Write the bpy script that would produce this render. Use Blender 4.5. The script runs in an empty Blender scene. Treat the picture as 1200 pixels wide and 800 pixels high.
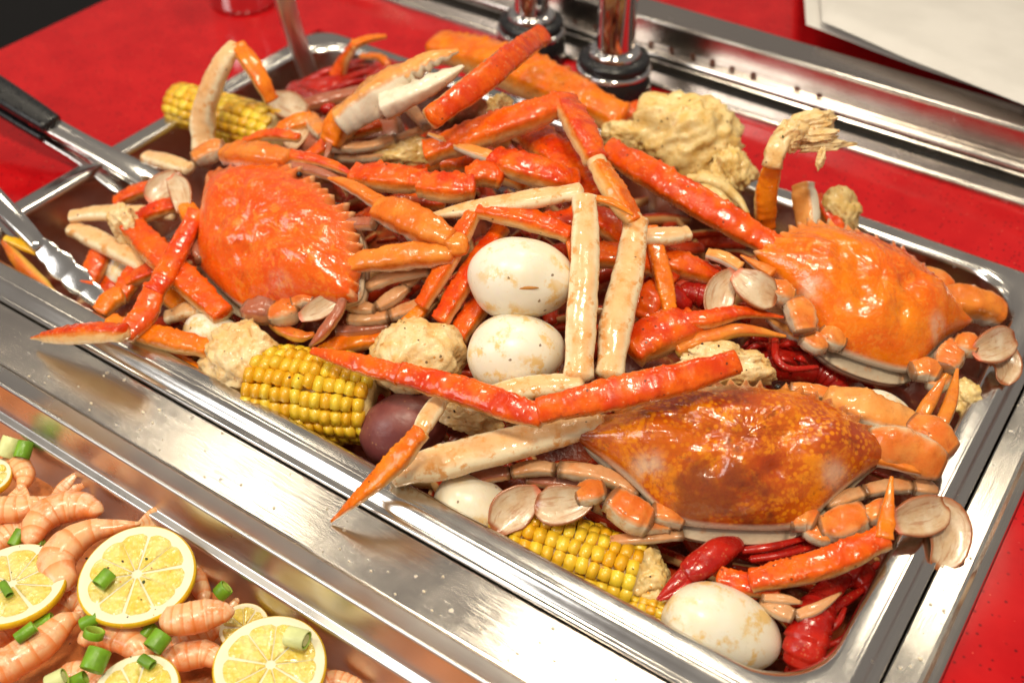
import bpy, math, random
import numpy as np
from mathutils import Vector, Matrix, noise as mnoise

random.seed(7); np.random.seed(7)
SC = bpy.context.scene
COL = SC.collection
S = 0.01                                     # all geometry below is written in centimetres

# ------------------------------------------------------------------ camera
CAM = np.array([54.303, -22.541, 38.229])    # cm, x along the pan, y towards the back, z up, pan rim at 0
ROT = np.array([[0.82796888, -0.3777849, 0.41442261],
                [0.56076822, 0.55441458, -0.61494998],
                [0.00255688, 0.74155448, 0.67088778]])
FPX = 1320.93                                # focal length for a 1200 px wide picture
cd = bpy.data.cameras.new('camera'); cam = bpy.data.objects.new('camera', cd); COL.objects.link(cam)
mw = Matrix([list(ROT[i]) + [CAM[i] * S] for i in range(3)] + [[0, 0, 0, 1]])
cam.matrix_world = mw
cd.sensor_width = 36; cd.lens = FPX / 1200 * 36; cd.clip_start = 0.02; cd.clip_end = 50
cd.dof.use_dof = True; cd.dof.focus_distance = 0.50; cd.dof.aperture_fstop = 7.0
SC.camera = cam

# ------------------------------------------------------------------ world, lamps, exposure
W = bpy.data.worlds.new('World'); SC.world = W; W.use_nodes = True
W.node_tree.nodes['Background'].inputs[0].default_value = (1.0, 0.90, 0.80, 1)
W.node_tree.nodes['Background'].inputs[1].default_value = 0.20

def lamp(name, loc, target, size, power, color):
    ld = bpy.data.lights.new(name, 'AREA'); ld.shape = 'RECTANGLE'
    ld.size, ld.size_y = size[0] * S, size[1] * S; ld.energy = power; ld.color = color
    o = bpy.data.objects.new(name, ld); COL.objects.link(o)
    o.location = Vector(loc) * S
    o.rotation_euler = (Vector(target) - Vector(loc)).to_track_quat('-Z', 'Y').to_euler()
WARM = (1.0, 0.89, 0.68)
lamp('spot_lamp', (-66, 60, 130), (20, 12, 0), (12, 12), 0.9, WARM)
lamp('spot_lamp', (-104, 24, 130), (20, 12, 0), (12, 12), 0.8, WARM)
lamp('spot_lamp', (14, 66, 130), (28, 12, 0), (20, 16), 3.2, WARM)
lamp('spot_lamp', (46, 136, 140), (34, 12, 0), (14, 14), 1.6, WARM)
lamp('ceiling_lamp', (66, -24, 150), (28, 12, 0), (22, 22), 10.0, WARM)
lamp('ceiling_lamp', (-4, -34, 150), (24, 12, 0), (22, 22), 6.0, WARM)
lamp('window_light', (-70, -150, 130), (26, 8, 0), (90, 70), 12.0, (0.98, 0.97, 0.93))
SC.view_settings.view_transform = 'Standard'; SC.view_settings.look = 'None'
SC.view_settings.exposure = 0.42; SC.view_settings.gamma = 1.0
SC.render.engine = 'CYCLES'
SC.cycles.use_denoising = True
SC.cycles.max_bounces = 8

# ------------------------------------------------------------------ placing helpers
def ray(px, py):
    return ROT @ np.array([px - 600.0, -(py - 400.0), -FPX])
def P(px, py, z=0.0):
    d = ray(px, py); return CAM + d * ((z - CAM[2]) / d[2])
def mound(x, y):
    return -2.6 + 4.4 * math.exp(-((x - 26) / 19.0) ** 2 - ((y - 18.5) / 11.5) ** 2)
def M(px, py, dz):
    """point seen at a pixel, dz cm above the heap's own surface (dz of 100+z means height z itself)"""
    if dz >= 60: return P(px, py, dz - 100.0)
    z = dz
    for _ in range(14):
        p = P(px, py, z); z = 0.5 * z + 0.5 * (mound(p[0], p[1]) + dz)
    return P(px, py, z)
def pxcm(p):                                  # cm covered by a pixel at point p
    return (-(ROT.T @ (np.asarray(p) - CAM))[2]) / FPX
def nrm(v):
    v = np.asarray(v, float); return v / (np.linalg.norm(v) + 1e-12)
RIGHT = ROT @ np.array([1.0, 0, 0]); UPIM = ROT @ np.array([0, 1.0, 0]); BACK = ROT @ np.array([0, 0, 1.0])

# ------------------------------------------------------------------ object helpers
def root(name, label, cat, loc, group=None):
    o = bpy.data.objects.new(name, None); COL.objects.link(o)
    o.empty_display_size = 0.01
    o.location = Vector([float(c) for c in loc]) * S
    o['label'] = label; o['category'] = cat
    if group: o['group'] = group
    return o
def tag(o, label, cat, group=None):
    o['label'] = label; o['category'] = cat
    if group: o['group'] = group
    return o
def mesh(name, verts, faces, mat, parent=None, attrs=None, smooth=True, loc=None, kind=None, label=None):
    verts = np.asarray(verts, float)
    if parent is not None:
        par = parent; off = np.zeros(3)
        while par is not None:
            off = off + np.array(par.location) / S; par = par.parent
        l = np.zeros(3)
    else:
        l = np.array(loc if loc is not None else [verts[:, 0].mean(), verts[:, 1].mean(), verts[:, 2].min()], float)
        off = l
    me = bpy.data.meshes.new(name)
    me.from_pydata(((verts - off) * S).tolist(), [], [list(map(int, f)) for f in faces])
    if smooth: me.polygons.foreach_set('use_smooth', [True] * len(me.polygons))
    if attrs:
        for k, a in attrs.items():
            at = me.attributes.new(k, 'FLOAT', 'POINT'); at.data.foreach_set('value', np.asarray(a, np.float32))
    me.materials.append(mat); me.update()
    o = bpy.data.objects.new(name, me); COL.objects.link(o)
    if parent is not None: o.parent = parent
    else: o.location = Vector(l.tolist()) * S
    if kind: o['kind'] = kind
    if label: o['label'] = label
    return o

# ------------------------------------------------------------------ node materials
class G:
    def __init__(s, name):
        s.m = bpy.data.materials.new(name); s.m.use_nodes = True
        s.t = s.m.node_tree; s.b = s.t.nodes['Principled BSDF']
        tc = s.n('ShaderNodeTexCoord'); oi = s.n('ShaderNodeObjectInfo'); s.rnd = oi.outputs['Random']
        sc = s.n('ShaderNodeVectorMath', {0: tc.outputs['Object']}, operation='ADD')
        mm = s.n('ShaderNodeMath', {0: oi.outputs['Random'], 1: 3.7}, operation='MULTIPLY')
        s.t.links.new(mm.outputs[0], sc.inputs[1]); s.v = sc.outputs[0]; s.obj = tc.outputs['Object']
    def n(s, typ, ins=None, **props):
        nd = s.t.nodes.new(typ)
        for k, v in props.items(): setattr(nd, k, v)
        for k, v in (ins or {}).items(): s.put(nd.inputs[k], v)
        return nd
    def put(s, sock, v):
        if isinstance(v, bpy.types.NodeSocket): s.t.links.new(v, sock)
        else:
            if sock.type == 'RGBA' and len(v) == 3: v = (*v, 1)
            sock.default_value = v
    def noise(s, scale, detail=3, rough=0.55, dist=0.0, v=None):
        return s.n('ShaderNodeTexNoise', {'Vector': v or s.v, 'Scale': scale, 'Detail': detail, 'Roughness': rough, 'Distortion': dist}).outputs['Fac']
    def vor(s, scale, v=None, feature='F1'):
        return s.n('ShaderNodeTexVoronoi', {'Vector': v or s.v, 'Scale': scale}, feature=feature)
    def scaled(s, sv, v=None, rot=(0, 0, 0)):
        return s.n('ShaderNodeMapping', {'Vector': v or s.v, 'Scale': sv, 'Rotation': rot}).outputs[0]
    def math(s, op, a, b=0.0, clamp=False):
        nd = s.n('ShaderNodeMath', {0: a, 1: b}, operation=op); nd.use_clamp = clamp; return nd.outputs[0]
    def step(s, x, lo, hi, a=0.0, b=1.0):
        return s.n('ShaderNodeMapRange', {0: x, 1: lo, 2: hi, 3: a, 4: b}, interpolation_type='SMOOTHSTEP').outputs[0]
    def mix(s, f, a, b, blend='MIX'):
        nd = s.n('ShaderNodeMix', data_type='RGBA', blend_type=blend)
        s.put(nd.inputs[0], f); s.put(nd.inputs[6], a); s.put(nd.inputs[7], b); return nd.outputs[2]
    def attr(s, name):
        return s.n('ShaderNodeAttribute', attribute_name=name).outputs['Fac']
    def bump(s, h, strength=0.3, dist=0.001, normal=None):
        ins = {'Height': h, 'Strength': strength, 'Distance': dist}
        if normal: ins['Normal'] = normal
        return s.n('ShaderNodeBump', ins).outputs[0]
    def set(s, **kw):
        for k, v in kw.items(): s.put(s.b.inputs[k.replace('_', ' ')], v)
        return s.m

def shell(name, redA, redB, cream, lo=-0.10, hi=0.10, fleck=1.0, dots=1.0, rough=0.24, stain=0.35, edge=0.0, seam=0.0, grad=0.0):
    g = G(name)
    d = g.attr('dors')
    f = g.step(g.math('ADD', d, g.math('MULTIPLY', g.math('SUBTRACT', g.noise(140, 3), 0.5), 0.55)), lo, hi)
    red = g.mix(g.step(g.noise(90, 4), 0.35, 0.7), redA, redB)
    red = g.mix(g.math('MULTIPLY', g.rnd, 0.45), red, redB)
    red = g.mix(g.step(g.noise(200, 5, 0.7), 0.50, 0.70, 0.0, 0.45), red, tuple(x * 0.62 for x in redA))
    st = g.math('MULTIPLY', g.step(g.noise(150, 5, 0.7), 0.50, 0.64), stain)
    cr = g.mix(st, cream, (0.66, 0.25, 0.03))
    if grad: red = g.mix(g.math('MULTIPLY', g.step(g.math('ADD', d, g.math('MULTIPLY', g.noise(100, 3), 0.4)), 0.95, 0.25), grad), red, (0.78, 0.25, 0.02))
    c = g.mix(f, cr, red)
    mid = g.math('MULTIPLY', g.math('MULTIPLY', f, g.math('SUBTRACT', 1.0, f)), 1.6)
    c = g.mix(mid, c, (0.75, 0.28, 0.05))
    ed = g.math('MULTIPLY', g.step(g.math('ABSOLUTE', g.attr('side')), 0.90, 1.0), edge)
    c = g.mix(ed, c, (0.78, 0.36, 0.09))
    if seam:
        al = g.attr('along')
        sm_ = g.math('MAXIMUM', g.step(al, 0.09, 0.02), g.step(al, 0.91, 0.98))
        c = g.mix(g.math('MULTIPLY', sm_, seam), c, (0.17, 0.085, 0.04))
    dv = g.vor(480)
    dm = g.math('MULTIPLY', g.step(dv.outputs['Distance'], 0.18, 0.30, 1.0, 0.0), g.step(g.noise(110, 2), 0.46, 0.6))
    c = g.mix(g.math('MULTIPLY', dm, 0.55 * dots), c, (0.86, 0.42, 0.18))
    fv = g.vor(210)
    fm = g.math('MULTIPLY', g.step(g.math('ADD', fv.outputs['Distance'], g.math('MULTIPLY', g.noise(900), 0.22)), 0.20, 0.26, 1.0, 0.0),
                g.step(g.n('ShaderNodeSeparateColor', {0: fv.outputs['Color']}).outputs[0], 0.74, 0.78))
    c = g.mix(g.math('MULTIPLY', fm, 0.8 * fleck), c, (0.05, 0.025, 0.012))
    h = g.math('ADD', g.math('MULTIPLY', g.noise(420, 4, 0.6), 0.7), g.math('ADD', g.math('MULTIPLY', dm, 0.8 * dots), g.math('MULTIPLY', g.noise(130, 3), 0.8)))
    nb = g.bump(h, 0.30, 0.0009)
    cb = g.bump(g.math('ADD', g.noise(260, 2), g.math('MULTIPLY', dm, 0.5 * dots)), 0.22, 0.0009)
    return g.set(Base_Color=c, Roughness=g.step(g.noise(240, 3), 0.3, 0.75, rough - 0.10, rough + 0.20), Normal=nb, Coat_Normal=cb,
                 Specular_IOR_Level=0.25, Coat_Weight=g.step(g.noise(75, 3), 0.38, 0.62, 0.08, 0.75), Coat_Roughness=0.05, Subsurface_Weight=0.06, Subsurface_Radius=(0.004, 0.0015, 0.0008), Subsurface_Scale=1.0)

RED1 = (0.60, 0.030, 0.003); RED2 = (0.82, 0.135, 0.005)
CREAM = (0.80, 0.54, 0.27)
MT = {}
MT['leg_red'] = shell('snow_crab_shell_red', RED1, RED2, (0.82, 0.60, 0.32), lo=-0.02, hi=0.22, edge=0.45, dots=0.7, grad=0.6)
MT['leg_orange'] = shell('snow_crab_shell_orange', (0.74, 0.115, 0.004), (0.84, 0.23, 0.008), (0.82, 0.56, 0.26), lo=-0.02, hi=0.22, edge=0.5, grad=0.6)
MT['leg_cream'] = shell('snow_crab_shell_cream', (0.76, 0.40, 0.13), (0.82, 0.58, 0.30), (0.86, 0.71, 0.47), lo=0.6, hi=1.3, stain=0.85, dots=0.1, edge=0.35)
MT['leg_tan'] = shell('crab_leg_tan', (0.62, 0.22, 0.07), (0.60, 0.34, 0.17), (0.66, 0.52, 0.36), lo=0.15, hi=1.1, fleck=0.5, dots=0.2, stain=0.35, seam=0.85)
MT['leg_purple'] = shell('crab_leg_mauve', (0.42, 0.10, 0.04), (0.36, 0.15, 0.10), (0.60, 0.44, 0.32), lo=-0.3, hi=0.6, fleck=0.3, dots=0.1, seam=0.7)
MT['claw_ow'] = shell('crab_claw_orange_white', (0.68, 0.14, 0.012), (0.76, 0.24, 0.03), (0.80, 0.70, 0.58), lo=-0.15, hi=0.25, fleck=0.3, dots=0.3, stain=0.1)
MT['claw_white'] = shell('crab_claw_white', (0.74, 0.26, 0.05), (0.78, 0.36, 0.10), (0.82, 0.72, 0.56), lo=0.35, hi=0.75, fleck=0.5, dots=0.1, stain=0.15)
MT['claw_yellow'] = shell('claw_finger_yellow', (0.62, 0.10, 0.015), (0.72, 0.26, 0.03), (0.78, 0.48, 0.10), lo=0.0, hi=0.7, fleck=0.4, dots=0.1)
MT['craw'] = shell('crawfish_shell', (0.34, 0.008, 0.006), (0.50, 0.018, 0.008), (0.62, 0.10, 0.04), lo=-0.9, hi=-0.5, fleck=0.3, dots=0.35, rough=0.2)
MT['crab_joint'] = shell('crab_joint_peach', (0.68, 0.13, 0.015), (0.74, 0.26, 0.05), (0.74, 0.63, 0.46), lo=0.40, hi=0.90, fleck=0.7, dots=0.1, stain=0.65, seam=0.8)
MT['joint'] = shell('joint_membrane', (0.72, 0.42, 0.2), (0.78, 0.56, 0.32), (0.82, 0.66, 0.42), fleck=0.4, dots=0)

def paddle_mat():
    g = G('paddle_shell')
    sd = g.math('ABSOLUTE', g.attr('side')); al = g.attr('along')
    e = g.math('MAXIMUM', g.step(sd, 0.72, 0.98), g.step(al, 0.90, 1.0))
    base = g.mix(g.step(g.noise(110, 4), 0.35, 0.7), (0.60, 0.41, 0.24), (0.70, 0.56, 0.40))
    c = g.mix(g.math('MULTIPLY', g.step(g.noise(60, 3), 0.5, 0.75), 0.6), base, (0.52, 0.22, 0.08))
    vn = g.noise(3.2, 4, 0.6, v=g.n('ShaderNodeCombineXYZ', {0: g.math('MULTIPLY', g.attr('side'), 1.6), 1: g.math('MULTIPLY', al, 0.9), 2: g.math('MULTIPLY', g.rnd, 9.0)}).outputs[0])
    c = g.mix(g.math('MULTIPLY', g.step(vn, 0.5, 0.68), 0.7), c, (0.44, 0.20, 0.09))
    c = g.mix(e, c, (0.34, 0.10, 0.03))
    c = g.mix(g.math('MULTIPLY', g.step(al, 0.10, 0.0), 0.7), c, (0.72, 0.12, 0.05))
    return g.set(Base_Color=c, Roughness=g.step(g.noise(200), 0.3, 0.7, 0.2, 0.42), Normal=g.bump(g.noise(380, 4), 0.3, 0.001), Coat_Weight=0.25, Coat_Roughness=0.12,
                 Subsurface_Weight=0.08, Subsurface_Radius=(0.004, 0.002, 0.001), Subsurface_Scale=1.0)
MT['paddle'] = paddle_mat()

def carapace_mat(name, c1, c2, c3, mottle, pale):
    g = G(name)
    rho = g.attr('rho'); back = g.attr('rear')
    c = g.mix(g.step(g.noise(38, 4, 0.6), 0.36, 0.66), c1, c2)
    if mottle:
        sp = g.math('MULTIPLY', g.step(g.vor(400).outputs['Distance'], 0.30, 0.52, 1.0, 0.0), g.step(g.noise(48, 3), 0.34, 0.62))
        c = g.mix(g.math('MULTIPLY', sp, 0.75), c, c3)
        big = g.step(g.noise(70, 6, 0.75, 0.6), 0.50, 0.64)
        c = g.mix(g.math('MULTIPLY', big, 0.75), c, c3)
        c = g.mix(g.math('MULTIPLY', g.step(g.noise(30, 4, 0.6), 0.50, 0.66), 0.85), c, (0.20, 0.035, 0.010))
        c = g.mix(g.math('MULTIPLY', g.step(g.noise(160, 5, 0.7), 0.55, 0.68), 0.55), c, (0.16, 0.03, 0.01))
    else:
        c = g.mix(g.math('MULTIPLY', g.step(g.noise(60, 5, 0.65, 0.4), 0.5, 0.74), 0.7), c, c3)
        c = g.mix(g.math('MULTIPLY', g.step(g.noise(75, 6, 0.72, 0.5), 0.53, 0.70), 0.55), c, tuple(x * 0.55 for x in c1))
        c = g.mix(g.math('MULTIPLY', g.step(g.noise(190, 5, 0.7, 0.8), 0.52, 0.62), 0.45), c, (0.88, 0.30, 0.03))
        gr = g.math('MULTIPLY', g.step(g.vor(480).outputs['Distance'], 0.2, 0.34, 1.0, 0.0), 0.25)
        c = g.mix(gr, c, (0.80, 0.30, 0.06))
    # pale muscle scars and pale rear border that cooked swimming crabs carry
    c = g.mix(g.math('MULTIPLY', g.math('MULTIPLY', g.attr('scar'), g.step(g.noise(110, 4, 0.65), 0.36, 0.58)), pale), c, (0.74, 0.62, 0.46))
    edge = g.math('MULTIPLY', g.step(rho, 0.955, 0.995), g.step(back, 0.05, 0.45))
    c = g.mix(edge, c, (0.70, 0.60, 0.46))
    c = g.mix(g.math('MULTIPLY', g.step(rho, 0.86, 1.0), g.math('MULTIPLY', g.step(back, 0.0, -0.35), 0.55)), c, (0.70, 0.28, 0.09))
    c = g.mix(g.math('MULTIPLY', g.attr('tipc'), 0.7), c, (0.82, 0.52, 0.28))
    h = g.math('ADD', g.math('MULTIPLY', g.noise(520, 4, 0.65), 0.5), g.math('ADD', g.math('MULTIPLY', g.vor(560).outputs['Distance'], -0.25), g.math('MULTIPLY', g.noise(120, 3), 1.1)))
    return g.set(Base_Color=c, Roughness=g.step(g.noise(160, 4), 0.3, 0.72, 0.14, 0.42), Normal=g.bump(h, 0.35, 0.0010), Coat_Normal=g.bump(g.math('ADD', g.noise(230, 3, 0.6), g.math('MULTIPLY', g.noise(90, 2), 1.5)), 0.35, 0.0014), Specular_IOR_Level=0.2, Coat_Weight=0.85, Coat_Roughness=0.035,
                 Subsurface_Weight=0.05, Subsurface_Radius=(0.004, 0.0015, 0.0008), Subsurface_Scale=1.0)
MT['carA'] = carapace_mat('carapace_bright_orange', (0.76, 0.075, 0.002), (0.84, 0.12, 0.003), (0.86, 0.18, 0.008), False, 0.35)
MT['carB'] = carapace_mat('carapace_golden_orange', (0.78, 0.12, 0.002), (0.86, 0.21, 0.003), (0.84, 0.26, 0.006), False, 0.6)
MT['carC'] = carapace_mat('carapace_mottled_brown', (0.40, 0.05, 0.004), (0.60, 0.12, 0.004), (0.80, 0.26, 0.006), True, 0.55)

def belly_mat():
    g = G('crab_underside')
    c = g.mix(g.step(g.noise(90, 4), 0.35, 0.7), (0.76, 0.62, 0.44), (0.62, 0.48, 0.33))
    c = g.mix(g.math('MULTIPLY', g.step(g.noise(140, 3), 0.56, 0.7), 0.6), c, (0.74, 0.28, 0.08))
    ln = g.attr('groove')
    c = g.mix(g.math('MULTIPLY', ln, 0.75), c, (0.10, 0.075, 0.05))
    return g.set(Base_Color=c, Roughness=0.28, Normal=g.bump(g.noise(400, 3), 0.3, 0.001), Coat_Weight=0.2, Coat_Roughness=0.15)
MT['belly'] = belly_mat()

def flesh_mat(name, a, b, brown):
    g = G(name)
    c = g.mix(g.step(g.noise(120, 5, 0.65), 0.35, 0.68), a, b)
    c = g.mix(g.math('MULTIPLY', g.step(g.noise(210, 4, 0.6), 0.58, 0.72), brown), c, (0.50, 0.20, 0.03))
    fv = g.vor(200)
    fm = g.math('MULTIPLY', g.step(g.math('ADD', fv.outputs['Distance'], g.math('MULTIPLY', g.noise(800), 0.2)), 0.2, 0.27, 1.0, 0.0), g.step(g.n('ShaderNodeSeparateColor', {0: fv.outputs['Color']}).outputs[1], 0.72, 0.8))
    c = g.mix(g.math('MULTIPLY', fm, 0.85), c, (0.10, 0.04, 0.012))
    h = g.math('ADD', g.noise(260, 5, 0.65), g.math('MULTIPLY', g.noise(800, 3), 0.4))
    return g.set(Base_Color=c, Roughness=g.step(g.noise(200), 0.3, 0.7, 0.3, 0.55), Normal=g.bump(h, 0.5, 0.0016), Specular_IOR_Level=0.5, Coat_Weight=0.35, Coat_Roughness=0.15,
                 Subsurface_Weight=0.15, Subsurface_Radius=(0.005, 0.003, 0.0015), Subsurface_Scale=1.0)
MT['flesh'] = flesh_mat('crab_meat', (0.82, 0.62, 0.34), (0.76, 0.45, 0.15), 0.9)
MT['flesh_y'] = flesh_mat('crab_shoulder_yellow', (0.82, 0.62, 0.29), (0.74, 0.46, 0.12), 0.7)

def egg_mat():
    g = G('boiled_egg')
    c = g.mix(g.step(g.noise(35, 3), 0.4, 0.7), (0.84, 0.78, 0.66), (0.82, 0.73, 0.55))
    st = g.math('MULTIPLY', g.step(g.noise(125, 5, 0.7), 0.49, 0.62), g.step(g.noise(42, 2), 0.36, 0.54))
    c = g.mix(g.math('MULTIPLY', st, 0.75), c, (0.76, 0.46, 0.09))
    fv = g.vor(150)
    fm = g.math('MULTIPLY', g.step(g.math('ADD', fv.outputs['Distance'], g.math('MULTIPLY', g.noise(700), 0.3)), 0.23, 0.28, 1.0, 0.0), g.step(g.n('ShaderNodeSeparateColor', {0: fv.outputs['Color']}).outputs[0], 0.62, 0.66))
    c = g.mix(g.math('MULTIPLY', fm, 0.85), c, (0.16, 0.07, 0.015))
    return g.set(Base_Color=c, Roughness=g.step(g.noise(150), 0.3, 0.7, 0.25, 0.42), Normal=g.bump(g.noise(180, 4), 0.12, 0.0008),
                 Subsurface_Weight=0.25, Subsurface_Radius=(0.006, 0.004, 0.002), Subsurface_Scale=1.0, Coat_Weight=0.15, Coat_Roughness=0.2)
MT['egg'] = egg_mat()
def plain(name, col, rough=0.4, metal=0.0, var=0.15, bump=0.1, bscale=200, **kw):
    g = G(name)
    c = g.mix(g.step(g.noise(bscale * 0.4, 4), 0.3, 0.7), tuple(x * (1 - var) for x in col), tuple(min(1, x * (1 + var)) for x in col))
    return g.set(Base_Color=c, Roughness=g.step(g.noise(bscale), 0.3, 0.7, max(0.02, rough - 0.06), rough + 0.08), Metallic=metal, Normal=g.bump(g.noise(bscale * 2, 4), bump, 0.001), **kw)
def kernel_mat():
    g = G('corn_kernel')
    c = g.mix(g.rnd, (0.78, 0.38, 0.005), (0.88, 0.62, 0.04))
    c = g.mix(g.math('MULTIPLY', g.step(g.noise(150, 3), 0.56, 0.7), 0.4), c, (0.70, 0.26, 0.01))
    c = g.mix(g.math('MULTIPLY', g.step(g.noise(420, 3), 0.64, 0.7), 0.7), c, (0.35, 0.13, 0.01))
    return g.set(Base_Color=c, Roughness=0.26, Normal=g.bump(g.noise(300, 3), 0.12, 0.0006), Subsurface_Weight=0.2, Subsurface_Radius=(0.005, 0.003, 0.0006), Subsurface_Scale=1.0, Coat_Weight=0.6, Coat_Roughness=0.15)
MT['kernel'] = kernel_mat()
MT['cob'] = plain('corn_cob_core', (0.66, 0.42, 0.10), 0.5, bump=0.6, bscale=260)
MT['cobend'] = plain('corn_cob_pith', (0.72, 0.54, 0.24), 0.5, bump=0.8, bscale=200)
def potato_mat():
    g = G('purple_potato_skin')
    c = g.mix(g.step(g.noise(60, 5), 0.35, 0.7), (0.15, 0.035, 0.035), (0.24, 0.07, 0.06))
    c = g.mix(g.math('MULTIPLY', g.step(g.vor(300).outputs['Distance'], 0.1, 0.18, 1, 0), 0.5), c, (0.5, 0.25, 0.1))
    return g.set(Base_Color=c, Roughness=0.38, Normal=g.bump(g.noise(260, 5), 0.3, 0.001))
MT['potato'] = potato_mat()
MT['eye'] = plain('crab_eye_black', (0.012, 0.01, 0.01), 0.12)

def steel(name, axis, rough=0.28, col=(0.60, 0.565, 0.53), brush=1.0, dirt=0.0):
    g = G(name)
    sv = [2600, 2600, 2600]; sv[axis] = 14
    br = g.noise(1.0, 3, 0.6, v=g.scaled(tuple(sv), g.obj))
    sm = g.noise(22, 4, 0.6, v=g.obj)
    c = g.mix(g.step(br, 0.3, 0.7), tuple(x * (1 - 0.06 * brush) for x in col), col)
    c = g.mix(g.math('MULTIPLY', g.step(sm, 0.5, 0.8), 0.18), c, (0.42, 0.36, 0.31))
    r = g.math('ADD', g.step(sm, 0.25, 0.8, rough - 0.05, rough + 0.09), g.math('MULTIPLY', br, 0.10 * brush))
    if dirt:
        dv = g.vor(85, g.obj)
        dm = g.math('MULTIPLY', g.step(g.math('ADD', dv.outputs['Distance'], g.math('MULTIPLY', g.noise(600, v=g.obj), 0.15)), 0.13, 0.17, 1.0, 0.0),
                    g.step(g.n('ShaderNodeSeparateColor', {0: dv.outputs['Color']}).outputs[2], 0.70, 0.75))
        c = g.mix(g.math('MULTIPLY', dm, dirt), c, (0.72, 0.62, 0.5))
        r = g.math('ADD', r, g.math('MULTIPLY', dm, 0.3))
    return g.set(Base_Color=c, Metallic=1.0, Roughness=r, Normal=g.bump(g.math('ADD', br, g.math('MULTIPLY', sm, 2.0)), 0.10 * brush + 0.02, 0.0004))
MT['steel_x'] = steel('brushed_steel_plate', 0, 0.13, (0.66, 0.61, 0.56), dirt=0.6)
MT['steel_y'] = steel('brushed_steel_strip', 1, 0.13, (0.64, 0.60, 0.55), dirt=0.6)
MT['steel_pan'] = steel('pan_steel', 0, 0.15, (0.64, 0.61, 0.58), 0.4, dirt=0.35)
MT['steel_pan2'] = steel('shrimp_pan_steel', 0, 0.27, (0.66, 0.63, 0.60), 0.4, dirt=0.35)
MT['steel_soft'] = steel('satin_steel', 2, 0.34, (0.72, 0.71, 0.70), 0.3)
MT['steel_pol'] = steel('polished_steel', 2, 0.10, (0.66, 0.64, 0.62), 0.2)
MT['steel_rail'] = steel('rail_steel', 0, 0.16, (0.54, 0.49, 0.45), 0.7)
MT['chrome'] = steel('chrome', 2, 0.05, (0.70, 0.68, 0.68), 0.05)
MT['black'] = plain('black_rubber', (0.010, 0.010, 0.012), 0.30, bump=0.05)
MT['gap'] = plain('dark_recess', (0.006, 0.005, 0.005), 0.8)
def counter_mat():
    g = G('red_quartz')
    c = g.mix(g.step(g.noise(45, 5), 0.3, 0.7), (0.42, 0.004, 0.007), (0.50, 0.008, 0.010))
    v = g.vor(330, g.obj)
    rc = g.n('ShaderNodeSeparateColor', {0: v.outputs['Color']})
    dm = g.math('MULTIPLY', g.step(v.outputs['Distance'], 0.16, 0.3, 1.0, 0.0), g.step(rc.outputs[0], 0.5, 0.58))
    c = g.mix(g.math('MULTIPLY', dm, 0.75), c, (0.09, 0.004, 0.006))
    v2 = g.vor(420, g.obj)
    rc2 = g.n('ShaderNodeSeparateColor', {0: v2.outputs['Color']})
    lm = g.math('MULTIPLY', g.step(v2.outputs['Distance'], 0.10, 0.2, 1.0, 0.0), g.step(rc2.outputs[1], 0.86, 0.9))
    c = g.mix(g.math('MULTIPLY', lm, 0.5), c, (0.75, 0.20, 0.12))
    return g.set(Base_Color=c, Roughness=g.step(g.noise(30, 4), 0.3, 0.7, 0.07, 0.14), Normal=g.bump(g.noise(90, 3), 0.02, 0.001), Specular_IOR_Level=0.28)
MT['counter'] = counter_mat()
def cloth_mat():
    g = G('white_cloth')
    w = g.math('ADD', g.n('ShaderNodeTexWave', {'Vector': g.obj, 'Scale': 260.0, 'Distortion': 1.0}).outputs['Fac'],
               g.n('ShaderNodeTexWave', {'Vector': g.obj, 'Scale': 260.0, 'Distortion': 1.0}, bands_direction='Y').outputs['Fac'])
    c = g.mix(g.step(g.noise(25, 4), 0.3, 0.7), (0.66, 0.63, 0.60), (0.72, 0.69, 0.66))
    return g.set(Base_Color=c, Roughness=0.9, Normal=g.bump(g.math('ADD', w, g.math('MULTIPLY', g.noise(30, 4), 6.0)), 0.35, 0.0015))
MT['cloth'] = cloth_mat()

# ------------------------------------------------------------------ geometry builders
def catmull(pts, n):
    pts = np.asarray(pts, float)
    if len(pts) == 2:
        t = np.linspace(0, 1, n)[:, None]; return pts[0] * (1 - t) + pts[1] * t
    ext = np.vstack([2 * pts[0] - pts[1], pts, 2 * pts[-1] - pts[-2]])
    L = np.r_[0, np.cumsum(np.linalg.norm(np.diff(pts[:, :3], axis=0), axis=1))]
    out = []
    for s in np.linspace(0, L[-1], n):
        i = min(len(pts) - 2, max(0, int(np.searchsorted(L, s, 'right') - 1)))
        u = (s - L[i]) / max(1e-9, L[i + 1] - L[i])
        p0, p1, p2, p3 = ext[i], ext[i + 1], ext[i + 2], ext[i + 3]
        out.append(0.5 * ((2 * p1) + (-p0 + p2) * u + (2 * p0 - 5 * p1 + 4 * p2 - p3) * u * u + (-p0 + 3 * p1 - 3 * p2 + p3) * u ** 3))
    return np.array(out)

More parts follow.
